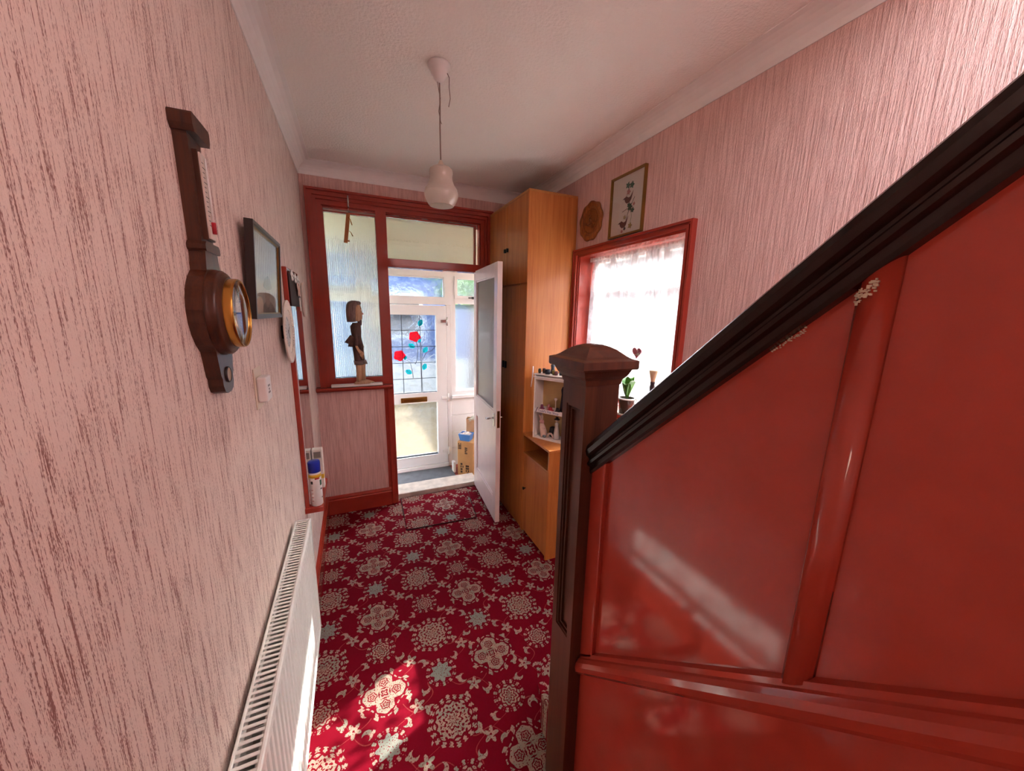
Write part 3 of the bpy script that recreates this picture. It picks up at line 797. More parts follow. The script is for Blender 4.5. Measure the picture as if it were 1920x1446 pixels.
# ================================================================ STAIRCASE
def build_stairs():
    m = .93; yN0, yN1, xN0, xN1 = .770, .880, .550, .660
    t = thing('staircase', (.605, .825, 0), 'carpeted stairs behind a red panelled balustrade with dark brown newel and handrail', 'staircase')
    # newel
    b = B(); box(b, xN0+.017, xN1-.017, yN0+.017, yN1-.017, 0, 1.50)
    for f in ('-x', '+x', '-y', '+y'):      # face boards leaving a long sunk panel
        z0, z1, w = .655, 1.392, .022
        def fb(a0, a1, c0, c1):
            if f == '-x': box(b, xN0, xN0+.018, a0, a1, c0, c1)
            elif f == '+x': box(b, xN1-.018, xN1, a0, a1, c0, c1)
            elif f == '-y': box(b, a0, a1, yN0, yN0+.018, c0, c1)
            else: box(b, a0, a1, yN1-.018, yN1, c0, c1)
        lo, hi = (yN0+.018, yN1-.018) if 'x' in f else (xN0, xN1); w = .004 if 'x' in f else .022
        if f in ('-y',): fb(lo, hi, 0, 1.5); continue
        fb(lo, hi, 0, z0); fb(lo, hi, z1, 1.50); fb(lo, lo+w, z0, z1); fb(hi-w, hi, z0, z1)
    nw = part('newel_post', b, BROWN, t, 'square brown newel post with sunk panel')
    b = B()
    ring_frame(b, 'x', (yN0+.022, yN1-.022, .655, 1.392), [(0, .006, xN0+.004, xN0+.018), (.010, .015, xN0+.009, xN0+.018)])
    part('panel_moulding', b, BROWN, nw)
    b = B(); cx, cy = (xN0+xN1)/2, (yN0+yN1)/2
    def sq(h, z): return [(cx-h, cy-h, z), (cx+h, cy-h, z), (cx+h, cy+h, z), (cx-h, cy+h, z)]
    prof = [(.057, 1.455), (.060, 1.47), (.068, 1.480), (.074, 1.492), (.076, 1.497), (.086, 1.499), (.088, 1.503), (.088, 1.522), (.084, 1.5235), (.074, 1.5265), (.065, 1.532), (.056, 1.540), (.045, 1.549), (.032, 1.556), (.018, 1.561), (.004, 1.563)]
    rings = [[b.verts.new(p) for p in sq(h, z)] for h, z in prof]
    for r0, r1 in zip(rings, rings[1:]):
        for k in range(4): b.faces.new((r0[k], r0[(k+1) % 4], r1[(k+1) % 4], r1[k]))
    b.faces.new(list(reversed(rings[0]))); b.faces.new(rings[-1]); bmesh.ops.recalc_face_normals(b, faces=b.faces[:])
    part('newel_cap', b, BROWN, nw, 'low pyramid newel cap')
    # sloping members: z = z0 + m*(yN0 - y)
    YT = -.50
    def slope(b, prof, x0=None, ystart=yN0+.004, yend=YT):
        """prof: (x, dz) polygon swept up the slope"""
        a = [b.verts.new((x, ystart, dz + m*(yN0-ystart))) for x, dz in prof]; c = [b.verts.new((x, yend, dz + m*(yN0-yend))) for x, dz in prof]
        n = len(prof); b.faces.new(a); b.faces.new(list(reversed(c)))
        for k in range(n):
            f = b.faces.new((a[k], c[k], c[(k+1) % n], a[(k+1) % n]))
        bmesh.ops.recalc_face_normals(b, faces=b.faces[:])
    xc = .605
    hp = [(-.022, 1.205), (-.026, 1.212), (-.026, 1.226), (-.034, 1.232), (-.036, 1.240), (-.030, 1.246), (-.030, 1.252), (-.040, 1.262), (-.044, 1.276), (-.040, 1.290), (-.028, 1.300), (-.010, 1.305)]
    prof = [(xc+x, z) for x, z in hp] + [(xc-x, z) for x, z in reversed(hp)]
    b = B(); slope(b, prof, ystart=yN0+.002); part('handrail', b, RAILW, t, 'dark brown moulded handrail')
    # panel sheet between string and rail
    b = B(); slope(b, [(.602, .50), (.602, 1.22), (.620, 1.22), (.620, .50)]); part('balustrade_panel', b, REDP, t, 'glossy red sheet panel')
    b = B(); slope(b, [(.592, .525), (.582, .530), (.574, .542), (.571, .560), (.574, .576), (.582, .586), (.588, .589), (.588, .602), (.604, .606), (.604, .525)]); part('string_moulding', b, REDP, t)
    def stile(y0, y1, rounded=True):
        b = B(); n = 10; pts = []
        if rounded:
            for k in range(n+1):
                a = PI*k/n; pts.append((.603 - .020*math.sin(a), (y0+y1)/2 - (y1-y0)/2*math.cos(a)))
        else: pts = [(.603, y0), (.590, y0), (.588, y0+.003), (.588, y1), (.603, y1)]
        lo = [b.verts.new((x, y, .595 + m*(yN0-y))) for x, y in pts]; hi = [b.verts.new((x, y, 1.215 + m*(yN0-y))) for x, y in pts]
        for k in range(len(pts)-1): b.faces.new((lo[k], lo[k+1], hi[k+1], hi[k])).smooth = rounded
        b.faces.new((lo[-1], lo[0], hi[0], hi[-1])); b.faces.new(lo); b.faces.new(list(reversed(hi))); bmesh.ops.recalc_face_normals(b, faces=b.faces[:])
        part('stile', b, REDP, t)
    stile(.716, .771, False); stile(.222, .262); stile(-.28, -.24)
    # spandrel below the string
    b = B(); prism(b, [(yN0, 0), (yN0, .56), (YT, .56+m*(yN0-YT)), (YT, 0)], 'x', .594, .612); part('spandrel', b, REDP, t, 'flat red spandrel below the string')
    # little paint chips where the paint has flaked
    rr = random.Random(5)
    for cy_, cz_, sx, sy, k in ((.248, 1.672, .011, .009, 60), (.335, 1.606, .022, .003, 34)):
        b = B()
        for q in range(k):
            y = cy_ + rr.uniform(-sx, sx); z = cz_ + rr.uniform(-sy, sy) - (y-cy_)*.9
            x = .602 - (.0205*math.sqrt(max(0, 1-((y-.242)/.02)**2)) if abs(y-.242) < .02 else .0005)
            box(b, x-.0006, x+.002, y-rr.uniform(.0005, .002), y+rr.uniform(.0005, .002), z-rr.uniform(.0004, .0016), z+rr.uniform(.0004, .0016))
        part('paint_chip', b, paint('bare_primer', (196, 176, 150), .7), t, 'flaked patch of pale primer')
    
    # steps
    rise, go = .190, .190/m
    for i in range(7):
        y1 = 1.065 - go*i; z = rise*(i+1); x0 = .621 if i else .598
        b = B()
        if i == 0:
            pts = [(XR-.004, .76), (XR-.004, y1)]; cx_, cy_, r = x0+.075, y1-.075, .075
            for k in range(9):
                a = PI/2 + PI/2*k/8; pts.append((cx_ + r*math.cos(a), cy_ + r*math.sin(a)))
            pts += [(x0, yN1+.002), (.662, yN1+.002), (.662, .76)]
            prism(b, pts, 'z', 0, z-.022); 
            pts2 = [(x if x > XR-.01 else (x-.0 if y < yN1+.01 else x-.012*(1 if x < cx_ else 0)), y+(.014 if y > cy_ else 0)) for x, y in pts]
            prism(b, pts2, 'z', z-.022, z)
        else:
            xx = .664 if y1 > yN0 else .622
            box(b, xx, XR-.004, y1-go-.01, y1, max(0, z-.42), z-.022); box(b, xx, XR-.004, y1-go-.01, y1+.014, z-.022, z, .008, 2)
        part('step', b, CARPET, t, 'stair tread in the crimson hall carpet' if i == 0 else None)
build_stairs()

# ================================================================ LEFT WALL
def build_radiator():
    y0, y1, z0, z1, xb, xf = .385, 1.611, .224, .773, XL+.012, -.212
    t = thing('radiator', ((xb+xf)/2, (y0+y1)/2, z0), 'long white panel radiator with slotted top grille below the barometer', 'radiator')
    b = B(); n = int((y1-y0-.06)/.0333); pts = [(xf-.010, y0)]
    p = (y1-y0-.06)/n
    pts = [(xf-.016, y0+.004), (xf-.004, y0+.004), (xf-.004, y0+.03)]
    for k in range(n):
        a = y0+.03+k*p; pts += [(xf-.004, a+p*.12), (xf-.0115, a+p*.30), (xf-.0115, a+p*.48), (xf-.004, a+p*.66)]
    pts += [(xf-.004, y1-.004), (xf-.016, y1-.004)]
    prism(b, pts, 'z', z0+.025, z1-.03)
    box(b, xf-.016, xf-.002, y0+.002, y1-.002, z0, z0+.03, .005, 2); box(b, xf-.016, xf-.002, y0+.002, y1-.002, z1-.036, z1-.008, .005, 2)
    part('front_panel', b, RADW, t)
    b = B(); box(b, xb+.004, xb+.010, y0+.01, y1-.01, z0+.01, z1-.02)
    for k in range(28): 
        a = y0+.04+k*(y1-y0-.08)/27; box(b, xb+.010, xf-.018, a-.0012, a+.0012, z0+.05, z1-.05)
    part('convector', b, RADW, t)
    for y, s in ((y0, 1), (y1, -1)):
        b = B(); box(b, xb, xf-.001, min(y, y+s*.003), max(y, y+s*.003), z0+.01, z1-.002, .001); part('end_panel', b, RADW, t)
    b = B(); box(b, xb, xb+.007, y0, y1, z1-.014, z1, .002); box(b, xf-.010, xf, y0, y1, z1-.014, z1, .003); box(b, xb, xf, y0, y0+.012, z1-.014, z1, .002); box(b, xb, xf, y1-.012, y1, z1-.014, z1, .002)
    g = part('grille_frame', b, RADW, t)
    b = B(); box(b, xb+.006, xf-.009, -.0037, .0037, -.003, 0, .001); me = mesh_of(b, 'grille_bar', RADW)
    ns = 78
    for k in range(ns):
        o = bpy.data.objects.new('grille_bar', me); COL.objects.link(o); o.parent = g
        o.location = Vector((0, y0+.018+k*(y1-y0-.036)/(ns-1), z1-.002)) - ORG[t.name]
    for y in (y0+.15, y1-.15):
        b = B(); box(b, XL-.002, xb+.006, y-.02, y+.02, z0+.08, z1-.09); part('wall_bracket', b, RADW, t)
build_radiator()

def build_barometer():
    yc = .960
    t = thing('barometer', (XL, yc, 1.458), 'dark walnut banjo barometer with brass bezel and thermometer on the pink wall', 'barometer')
    def half(pts): return [(yc-w, z) for w, z in pts] + [(yc+w, z) for w, z in reversed(pts)]
    out = [(.012, 1.458), (.028, 1.464), (.036, 1.478), (.036, 1.492), (.042, 1.500), (.044, 1.512), (.048, 1.530)]
    for k in range(9):
        a = -PI*.31 + (PI*.66)*k/8; out.append((.093*math.cos(a), 1.628 + .093*math.sin(a)))
    out += [(.040, 1.725), (.037, 1.738), (.036, 1.750)]
    b = B(); prism(b, half(out), 'x', XL, XL+.026); part('back_board', b, BAROW, t)
    b = B(); prism(b, half([(.040, 1.748), (.043, 1.752), (.043, 1.760), (.037, 1.766)]), 'x', XL, XL+.030)
    part('collar', b, BAROW, t)
    b = B(); prism(b, half([(.034, 1.766), (.034, 1.955), (.040, 1.966)]), 'x', XL, XL+.022); part('stem', b, BAROW, t)
    b = B(); prism(b, half([(.040, 1.958), (.046, 1.968), (.046, 1.986), (.043, 1.990)]), 'x', XL, XL+.036)
    part('pediment', b, BAROW, t)
    b = B(); prism(b, half([(.020, 1.772), (.020, 1.935)]), 'x', XL+.022, XL+.030); tb = part('thermometer_case', b, BAROW, t)
    b = B(); prism(b, half([(.016, 1.775), (.016, 1.932)]), 'x', XL+.030, XL+.033); sc = part('scale', b, PAPER, tb, 'cream thermometer scale')
    b = B()
    for k in range(14): box(b, XL+.033, XL+.0334, yc-.013, yc-.004 if k % 3 else yc+.012, 1.800+k*.0088, 1.8012+k*.0088)
    part('scale_mark', b, DARK, sc)
    b = B(); tube(b, [(XL+.036, yc, 1.792), (XL+.036, yc, 1.926)], .0018, 8); part('glass_tube', b, WHITEP, tb)
    b = B(); tube(b, [(XL+.036, yc, 1.786), (XL+.036, yc, 1.808)], .0042, 10); part('bulb', b, CRIM, tb, 'red thermometer bulb')
    M = T(XL, yc, 1.628) @ Matrix.Rotation(PI/2, 4, 'Y')
    b = B(); lathe(b, [(.088, .024), (.088, .031), (.085, .035), (.087, .039), (.082, .045), (.077, .046), (.075, .050), (.069, .051), (.069, .024)], M, 56); part('dial_moulding', b, BAROW, t)
    b = B(); lathe(b, [(.071, .046), (.0718, .062), (.0712, .0655), (.070, .067), (.0688, .0665), (.0680, .0645), (.0678, .058)], M, 56); bz = part('bezel', b, BRASS, t)
    b = B(); lathe(b, [(0, .0495), (.0645, .0495), (.0645, .048), (0, .048)], M, 48); df = part('dial', b, PAPER, t, 'pale barometer dial')
    b = B()
    for k in range(40):
        a = PI*.15 + k/39*PI*1.7; rr_ = .055; L = .006 if k % 5 else .010
        M2 = M @ Matrix.Rotation(a, 4, 'Z'); box(b, rr_-L/2, rr_+L/2, -.0004, .0004, .0495, .0498, 0, 1, M2)
    part('dial_mark', b, DARK, df)
    b = B(); M2 = M @ Matrix.Rotation(PI*.5, 4, 'Z'); box(b, -.024, .046, -.0016, .0016, .0515, .0525, 0, 1, M2); lathe(b, [(0, .0535), (.005, .0535), (.005, .051), (0, .051)], M, 16); part('hand', b, DARK, df)
    b = B(); lathe(b, [(0, .0662), (.04, .0659), (.0683, .0648), (.0683, .0638), (.04, .0649), (0, .0652)], M, 48); part('dial_glass', b, PICG, bz)
    M3 = T(XL, yc, 1.497) @ Matrix.Rotation(PI/2, 4, 'Y')
    b = B(); lathe(b, [(0, .0275), (.012, .0275), (.015, .029), (.016, .026)], M3, 28); part('roundel', b, paint('roundel_inlay', (168, 140, 112), .4), t, 'pale round inlay')
    b = B(); lathe(b, [(.0145, .0255), (.0145, .0292), (.0175, .0292), (.0175, .0255)], M3, 28); part('roundel_ring', b, BLACK, t)
build_barometer()

def build_left_picture():
    y0, y1, z0, z1 = 1.292, 1.722, 1.610, 1.890
    tilt = .017
    M = T(XL+.003, 0, z0) @ Matrix.Rotation(math.atan2(tilt, z1-z0), 4, 'Y') @ T(0, 0, -z0)
    t = thing('picture_frame', (XL+.012, (y0+y1)/2, z0), 'dark framed portrait print leaning from the wall beside the barometer', 'picture')
    b = B()
    def rf(b, layers):
        u0, u1, v0, v1 = y0, y1, z0, z1
        for i0, i1, w0, w1 in layers:
            a0, a1, b0, b1 = u0+i0, u1-i0, v0+i0, v1-i0; c0, c1, d0, d1 = u0+i1, u1-i1, v0+i1, v1-i1
            for q in (((a0, b0), (c0, d0), (c0, d1), (a0, b1)), ((a1, b0), (a1, b1), (c1, d1), (c1, d0)), ((a0, b1), (c0, d1), (c1, d1), (a1, b1)), ((a0, b0), (a1, b0), (c1, d0), (c0, d0))):
                prism(b, q, 'x', w0, w1, M)
    rf(b, [(0, .010, 0, .022), (.010, .014, 0, .020)]); part('frame', b, paint('dark_frame_wood', (46, 36, 34), .3), t)
    b = B(); rf(b, [(.014, .018, 0, .018)]); part('inner_slip', b, GOLDF, t, 'thin gilt slip')
    b = B(); box(b, .002, .008, y0+.01, y1-.01, z0+.01, z1-.01, 0, 1, M); pp = part('print', b, paint('print_ground', (206, 204, 192), .7, var=.04), t, 'pale grey portrait print')
    # head and shoulders in a flat cap, drawn in greys
    def patch(pts, mat, k):
        b = B(); prism(b, pts, 'x', .008, .0082+k*.0002, M); part('portrait_shape', b, mat, pp)
    cy, cz = 1.545, 1.655
    patch([(cy-.10, z0+.018), (cy-.085, cz-.005), (cy-.04, cz+.012), (cy+.03, cz+.014), (cy+.09, cz-.006), (cy+.15, z0+.018)], paint('ink_coat', (150, 148, 138), .8), 0)
    patch([(cy+.042*math.cos(a)-.012, cz+.030+.040*math.sin(a)) for a in [2*PI*k/20 for k in range(20)]], paint('ink_face', (190, 178, 164), .8), 1)
    patch([(cy-.075, cz+.060), (cy-.05, cz+.086), (cy, cz+.098), (cy+.045, cz+.086), (cy+.062, cz+.060), (cy+.03, cz+.052), (cy-.03, cz+.048)], paint('ink_cap', (92, 92, 92), .8), 2)
    b = B(); box(b, .0145, .016, y0+.012, y1-.012, z0+.012, z1-.012, 0, 1, M); part('glass', b, PICG, t)
build_left_picture()

def build_plate_clock():
    yc, zc, xo = 1.855, 1.543, XL+.026
    t = thing('plate_clock', (XL, yc, zc-.135), 'white plate clock with a pierced ribbed rim beside the dark picture', 'clock')
    M = T(XL, yc, zc) @ Matrix.Rotation(PI/2, 4, 'Y') @ Matrix.Scale(.95, 4, (0, 1, 0))
    PL = paint('ivory_plate', (246, 238, 224), .4, var=.05)
    b = B(); lathe(b, [(0, .018), (.075, .018), (.088, .022), (.098, .026), (.098, .023), (.088, .018), (.07, .013), (0, .013)], M, 48); part('plate', b, PL, t)
    b = B()
    for k in range(48):
        a = 2*PI*k/48; M2 = M @ Matrix.Rotation(a, 4, 'Z'); box(b, .094, .132, -.0035, .0035, .0225, .0285, .0015, 1, M2)
    lathe(b, [(.128, .0225), (.128, .029), (.136, .029), (.136, .0225), (.128, .0225)], M, 56)
    part('ribbed_rim', b, PL, t)
    b = B(); lathe(b, [(0, .0195), (.068, .0195), (.068, .0180), (0, .0180)], M, 40); f = part('clock_face', b, paint('clock_face', (214, 216, 214), .4), t)
    for k in range(12):
        b = B(); M2 = M @ Matrix.Rotation(2*PI*k/12, 4, 'Z'); box(b, .054, .063, -.0015, .0015, .0195, .0199, 0, 1, M2)
        part('hour_mark', b, DARK, f)
    for a, L, w in ((2.0, .048, .0016), (.7, .034, .0024)):
        b = B(); box(b, -.008, L, -w, w, .022, .0228, 0, 1, M @ Matrix.Rotation(a, 4, 'Z')); part('hand', b, BLACK, f)
    b = B(); box(b, -.028, .028, -.028, .028, 0, .0135, .002, 1, M); part('movement', b, BLACK, t)
build_plate_clock()

def build_mirror_shelf():
    y0, y1, z0, z1 = 1.985, 2.372, .605, 1.832; xf = XL+.020
    t = thing('mirror_shelf', (XL, (y0+y1)/2, z0), 'tall red hall mirror with carved header and small shelf on the pink wall', 'mirror')
    b = B(); box(b, XL, xf, y0, y1-.012, z0, z1, .003, 2); part('back_board', b, RED, t)
    b = B(); box(b, XL, xf+.003, y1-.014, y1, z0+.02, z1-.03, .001); part('edge_strip', b, BLACK, t, 'black far edge strip')
    b = B(); box(b, xf, xf+.004, y0+.012, y1-.014, z0+.03, 1.662); part('mirror_plate', b, MIRROR, t, 'silvered mirror plate')
    HW = paint('header_dark_wood', (50, 20, 15), .65, spec=.3)
    b = B(); pts = [(y0+.012, 1.655), (y1-.014, 1.655), (y1-.014, 1.79), (y1-.07, 1.812), ((y0+y1)/2, 1.822), (y0+.05, 1.816), (y0+.012, 1.80)]
    prism(b, pts, 'x', xf, xf+.006); hd = part('header', b, HW, t, 'dark carved header')
    for cy, cz in ((y0+.10, 1.800), (y0+.21, 1.795), (y0+.30, 1.79)):
        b = B()
        for k in range(5):
            a = 2*PI*k/5 + .3; ball(b, (xf+.008, cy+.022*math.cos(a), cz+.016*math.sin(a)), (.0035, .016, .011), None, 10)
        ball(b, (xf+.011, cy, cz), .006, None, 8); part('flower', b, WHITEP, hd, 'white flower ornament')
    b = B(); ys0, ys1, xs = 1.970, 2.372, -.198
    pts = [(XL, ys0), (xs-.004, ys0), (xs, ys0+.004), (xs, ys1-.05), (xs-.02, ys1-.012), (xs-.045, ys1), (XL, ys1)]
    prism(b, pts, 'z', .606, .630); prism(b, [(XL, ys0+.03), (xs-.02, ys0+.03), (xs-.02, ys1-.07), (XL, ys1-.04)], 'z', .590, .607)
    part('shelf', b, RED, t)
    # hanging ornament
    t = thing('butterfly_ornament', (xf+.014, 2.235, 1.62), 'pink metal butterfly with hanging leaf drop on the mirror header', 'ornament')
    PKM = paint('pink_metal', (222, 176, 160), .3, metal=.5); x = xf+.014
    b = B()
    for s in (-1, 1):
        for cy, cz, ry, rz, rot in ((.030, .018, .030, .018, .55), (.022, -.012, .020, .014, -.5)):
            n = 14; pts = []
            for k in range(n):
                a = 2*PI*k/n; p = (ry*math.cos(a), rz*math.sin(a)); c_, s_ = math.cos(rot), math.sin(rot)
                pts.append((2.235 + s*(cy + p[0]*c_-p[1]*s_), 1.735 + cz + p[0]*s_+p[1]*c_))
            prism(b, pts, 'x', x-.0015, x+.0015)
    part('wing', b, PKM, t)
    b = B(); ball(b, (x+.002, 2.235, 1.735), (.004, .005, .024), None, 10); part('body', b, PKM, t)
    b = B(); prism(b, [(2.222, 1.700), (2.245, 1.702), (2.256, 1.680), (2.252, 1.655), (2.243, 1.632), (2.236, 1.650), (2.224, 1.675)], 'x', x-.0015, x+.002); part('leaf_drop', b, PAPER, t)
    b = B(); tube(b, [(xf+.0065, 2.235, 1.790), (x, 2.235, 1.785), (x, 2.235, 1.755)], .0012, 6); part('hanger', b, CHROME, t)
    # pale oval plaque further along
    b = B(); M = T(XL, 2.66, 1.70) @ Matrix.Rotation(PI/2, 4, 'Y') @ Matrix.Diagonal((.105, .06, 1, 1))
    lathe(b, [(0, .010), (.8, .012), (.9, .018), (1, .018), (1, .004), (.9, 0), (0, 0)], M, 40)
    single('oval_plaque', b, PAPER, 'narrow cream oval plaque on the wall between mirror and screen', 'plaque')
build_mirror_shelf()

def build_cans():
    c = (-.2290, 2.012, .630); t = thing('spray_can', c, 'white aerosol can with blue cap and yellow band on the mirror shelf', 'spray can')
    M = T(*c); R = .0285
    b = B(); lathe(b, [(0, 0), (R-.003, 0), (R, .004), (R, .176), (R-.004, .184), (R-.007, .188), (0, .188)], M, 32); part('body', b, WHITEP, t)
    b = B(); lathe(b, [(R-.006, .184), (R+.0005, .186), (R+.0005, .238), (R-.003, .244), (0, .245)], M, 32); part('cap', b, BLUE, t, 'blue plastic cap')
    b = B(); lathe(b, [(R+.0003, .158), (R+.0006, .158), (R+.0006, .176), (R+.0003, .176)], M, 32); part('band', b, YEL, t, 'yellow band')
    def patch(a0, a1, z0, z1, mat, nm):
        b = B(); n = 6; lo = []; hi = []
        for k in range(n+1):
            a = a0+(a1-a0)*k/n; p = Vector((math.cos(a), math.sin(a), 0))*(R+.0006); lo.append(b.verts.new(M @ (p+Vector((0, 0, z0))))); hi.append(b.verts.new(M @ (p+Vector((0, 0, z1)))))
        for k in range(n): b.faces.new((lo[k], lo[k+1], hi[k+1], hi[k]))
        part(nm, b, mat, t)
    patch(-1.55, -.75, .150, .158, CRIM, 'label_mark'); patch(-.75, -.25, .112, .142, DGRN, 'label_mark'); patch(-2.3, -1.9, .126, .142, BLACK, 'label_mark')
    for z in (.03, .05, .07, .09): patch(-2.35, -1.95, z, z+.004, PNK, 'label_mark')
    patch(-.55, -.25, .04, .047, DARK, 'label_mark'); patch(-.7, -.3, .088, .096, DARK, 'label_mark')
    c = (-.2305, 2.225, .630); t = thing('slim_carton', c, 'slim white carton with silver window standing behind the blue-capped can', 'carton')
    b = B(); x, y, z = c; box(b, x-.026, x+.026, y-.022, y+.022, z, z+.235, .003, 2); part('carton', b, PAPER, t)
    b = B(); box(b, x-.018, x+.018, y-.0226, y-.0218, z+.185, z+.222); part('label', b, paint('silver_label', (150, 140, 132), .3, metal=.4), t)
    b = B(); box(b, x-.0265, x+.0265, y-.0226, y+.0226, z+.06, z+.085); part('band', b, YEL, t)
build_cans()

def build_thermostat():
    y0, y1, z0, z1 = 1.277, 1.365, 1.335, 1.462
    t = thing('wall_thermostat', (XL, (y0+y1)/2, z0), 'cream wall thermostat box on a backing plate below the picture', 'thermostat')
    b = B(); box(b, XL, XL+.004, y0, y1, z0, z1, .002); part('backing_plate', b, CREAMP, t)
    b = B(); box(b, XL+.004, XL+.030, y0+.012, y1-.006, z0+.022, z1-.028, .005, 2); bx = part('cover', b, WHITEP, t)
    b = B()
    for dy, dz in ((.02, .02), (.034, .02), (.027, .032), (.02, .046), (.034, .046)): box(b, XL+.030, XL+.0306, y0+.012+dy, y0+.012+dy+.007, z0+.03+dz*.8, z0+.03+dz*.8+.006)
    part('vent_slot', b, DARK, bx)
build_thermostat()

# ================================================================ SCREEN SILL AND HANGERS
def build_puppet():
    k = .000485; py = YD-.052
    def X(c): return .02 + (c-240)*k
    def Z(c): return 1.086 + (1385-c)*k
    t = thing('wooden_puppet', (.02, py, Z(1385)), 'carved wooden puppet figure in dark coat standing on the screen sill', 'puppet')
    b = B(); loft(b, [((X(270), py, Z(400)), .020, .022), ((X(275), py, Z(360)), .032, .030), ((X(275), py, Z(280)), .034, .036), ((X(268), py, Z(190)), .032, .036), ((X(255), py, Z(120)), .020, .024)], 18)
    ball(b, (X(310), py, Z(340)), (.012, .018, .012)); hd = part('head', b, PUPS, t, 'pale carved face')
    b = B()
    secs = [((X(180), py, Z(412)), .030, .034), ((X(190), py, Z(330)), .038, .042), ((X(195), py, Z(230)), .041, .045), ((X(212), py, Z(150)), .043, .044), ((X(225), py, Z(110)), .036, .036), ((X(230), py, Z(88)), .016, .018)]
    loft(b, secs, 22); ball(b, (X(285), py, Z(125)), (.024, .034, .016)); part('hair', b, PUPH, hd, 'brown grained bobbed hair')
    b = B(); ball(b, (X(335), py, Z(285)), (.013, .009, .011)); part('nose', b, paint('nose_pink', (176, 112, 112), .5), hd)
    for s in (-1, 1):
        b = B(); ball(b, (X(328), py+s*.016, Z(232)), (.005, .006, .005), None, 10); part('eye', b, WHITEP, hd)
        b = B(); tube(b, [(X(322), py+s*.024, Z(205)), (X(331), py+s*.017, Z(196)), (X(333), py+s*.009, Z(203))], .0024, 6); part('eyebrow', b, PUPH, hd)
    b = B(); loft(b, [((X(300), py, Z(465)), .012, .013), ((X(298), py, Z(420)), .016, .018), ((X(300), py, Z(365)), .014, .020)], 12); part('beard', b, paint('beard_grey', (112, 90, 92), .5), hd)
    b = B(); loft(b, [((X(240), py, Z(650)), .032, .036), ((X(238), py, Z(560)), .037, .042), ((X(235), py, Z(480)), .038, .044), ((X(245), py, Z(425)), .024, .028)], 18); part('coat_body', b, PUPC, t)
    b = B(); loft(b, [((X(215), py, Z(790)), .052, .052), ((X(222), py, Z(720)), .048, .048), ((X(240), py, Z(640)), .032, .037)], 18)
    pts = [(X(65), Z(722)), (X(200), Z(780)), (X(230), Z(640)), (X(150), Z(615))]; prism(b, pts, 'y', py-.026, py+.026)
    pts = [(X(240), Z(650)), (X(240), Z(805)), (X(340), Z(805)), (X(310), Z(680))]; prism(b, pts, 'y', py-.026, py+.026); part('coat_skirt', b, PUPC, t)
    for s in (-1, 1):
        b = B(); tube(b, [(X(235), py+s*.040, Z(450)), (X(225), py+s*.050, Z(560)), (X(235), py+s*.052, Z(660)), (X(225), py+s*.050, Z(770))], [.014, .014, .013, .013], 10); ar = part('sleeve', b, PUPC, t)
        b = B(); tube(b, [(X(225), py+s*.050, Z(770)), (X(255), py+s*.050, Z(840)), (X(285), py+s*.048, Z(880))], [.009, .010, .014], 10); ball(b, (X(298), py+s*.047, Z(905)), (.015, .009, .022))
        for q in range(4): tube(b, [(X(292+q*9), py+s*(.047+(q-1.5)*.003), Z(915)), (X(300+q*8), py+s*(.047+(q-1.5)*.003), Z(960)), (X(300+q*6), py+s*(.044+(q-1.5)*.003), Z(985))], [.0045, .0042, .003], 6)
        tube(b, [(X(310), py+s*.044, Z(885)), (X(326), py+s*.042, Z(920)), (X(318), py+s*.042, Z(945))], [.005, .0045, .003], 6)
        part('hand', b, PUPS, ar)
        cx = 228 if s < 0 else 292
        b = B(); loft(b, [((X(cx+12), py+s*.022, Z(1050)), .026 if s < 0 else .020, .020), ((X(cx+2), py+s*.022, Z(960)), .023, .021), ((X(cx-10), py+s*.022, Z(780)), .024, .024)], 12); lg = part('trouser_leg', b, PUPC, t)
        b = B(); loft(b, [((X(cx+25), py+s*.022, Z(1078)), .033, .023), ((X(cx+8), py+s*.022, Z(1012)), .030, .023)], 12); part('cuff', b, paint('cuff_grey', (128, 108, 100), .6), lg)
        b = B(); loft(b, [((X(cx+10), py+s*.022, Z(1345)), .019, .016), ((X(cx+14), py+s*.022, Z(1200)), .018, .016), ((X(cx+14), py+s*.022, Z(1070)), .021, .018)], 12); part('shin', b, PUPS, lg)
        b = B(); loft(b, [((X(cx+50), py+s*.022, Z(1385)), .058, .018), ((X(cx+46), py+s*.022, Z(1368)), .054, .017), ((X(cx+22), py+s*.022, Z(1335)), .026, .015)], 14)
        for q in range(4): ball(b, (X(cx+158-q*5), py+s*.022+(q-1.5)*.008, Z(1376)), (.009, .0045, .004), None, 8)
        part('foot', b, PUPS, lg)
build_puppet()
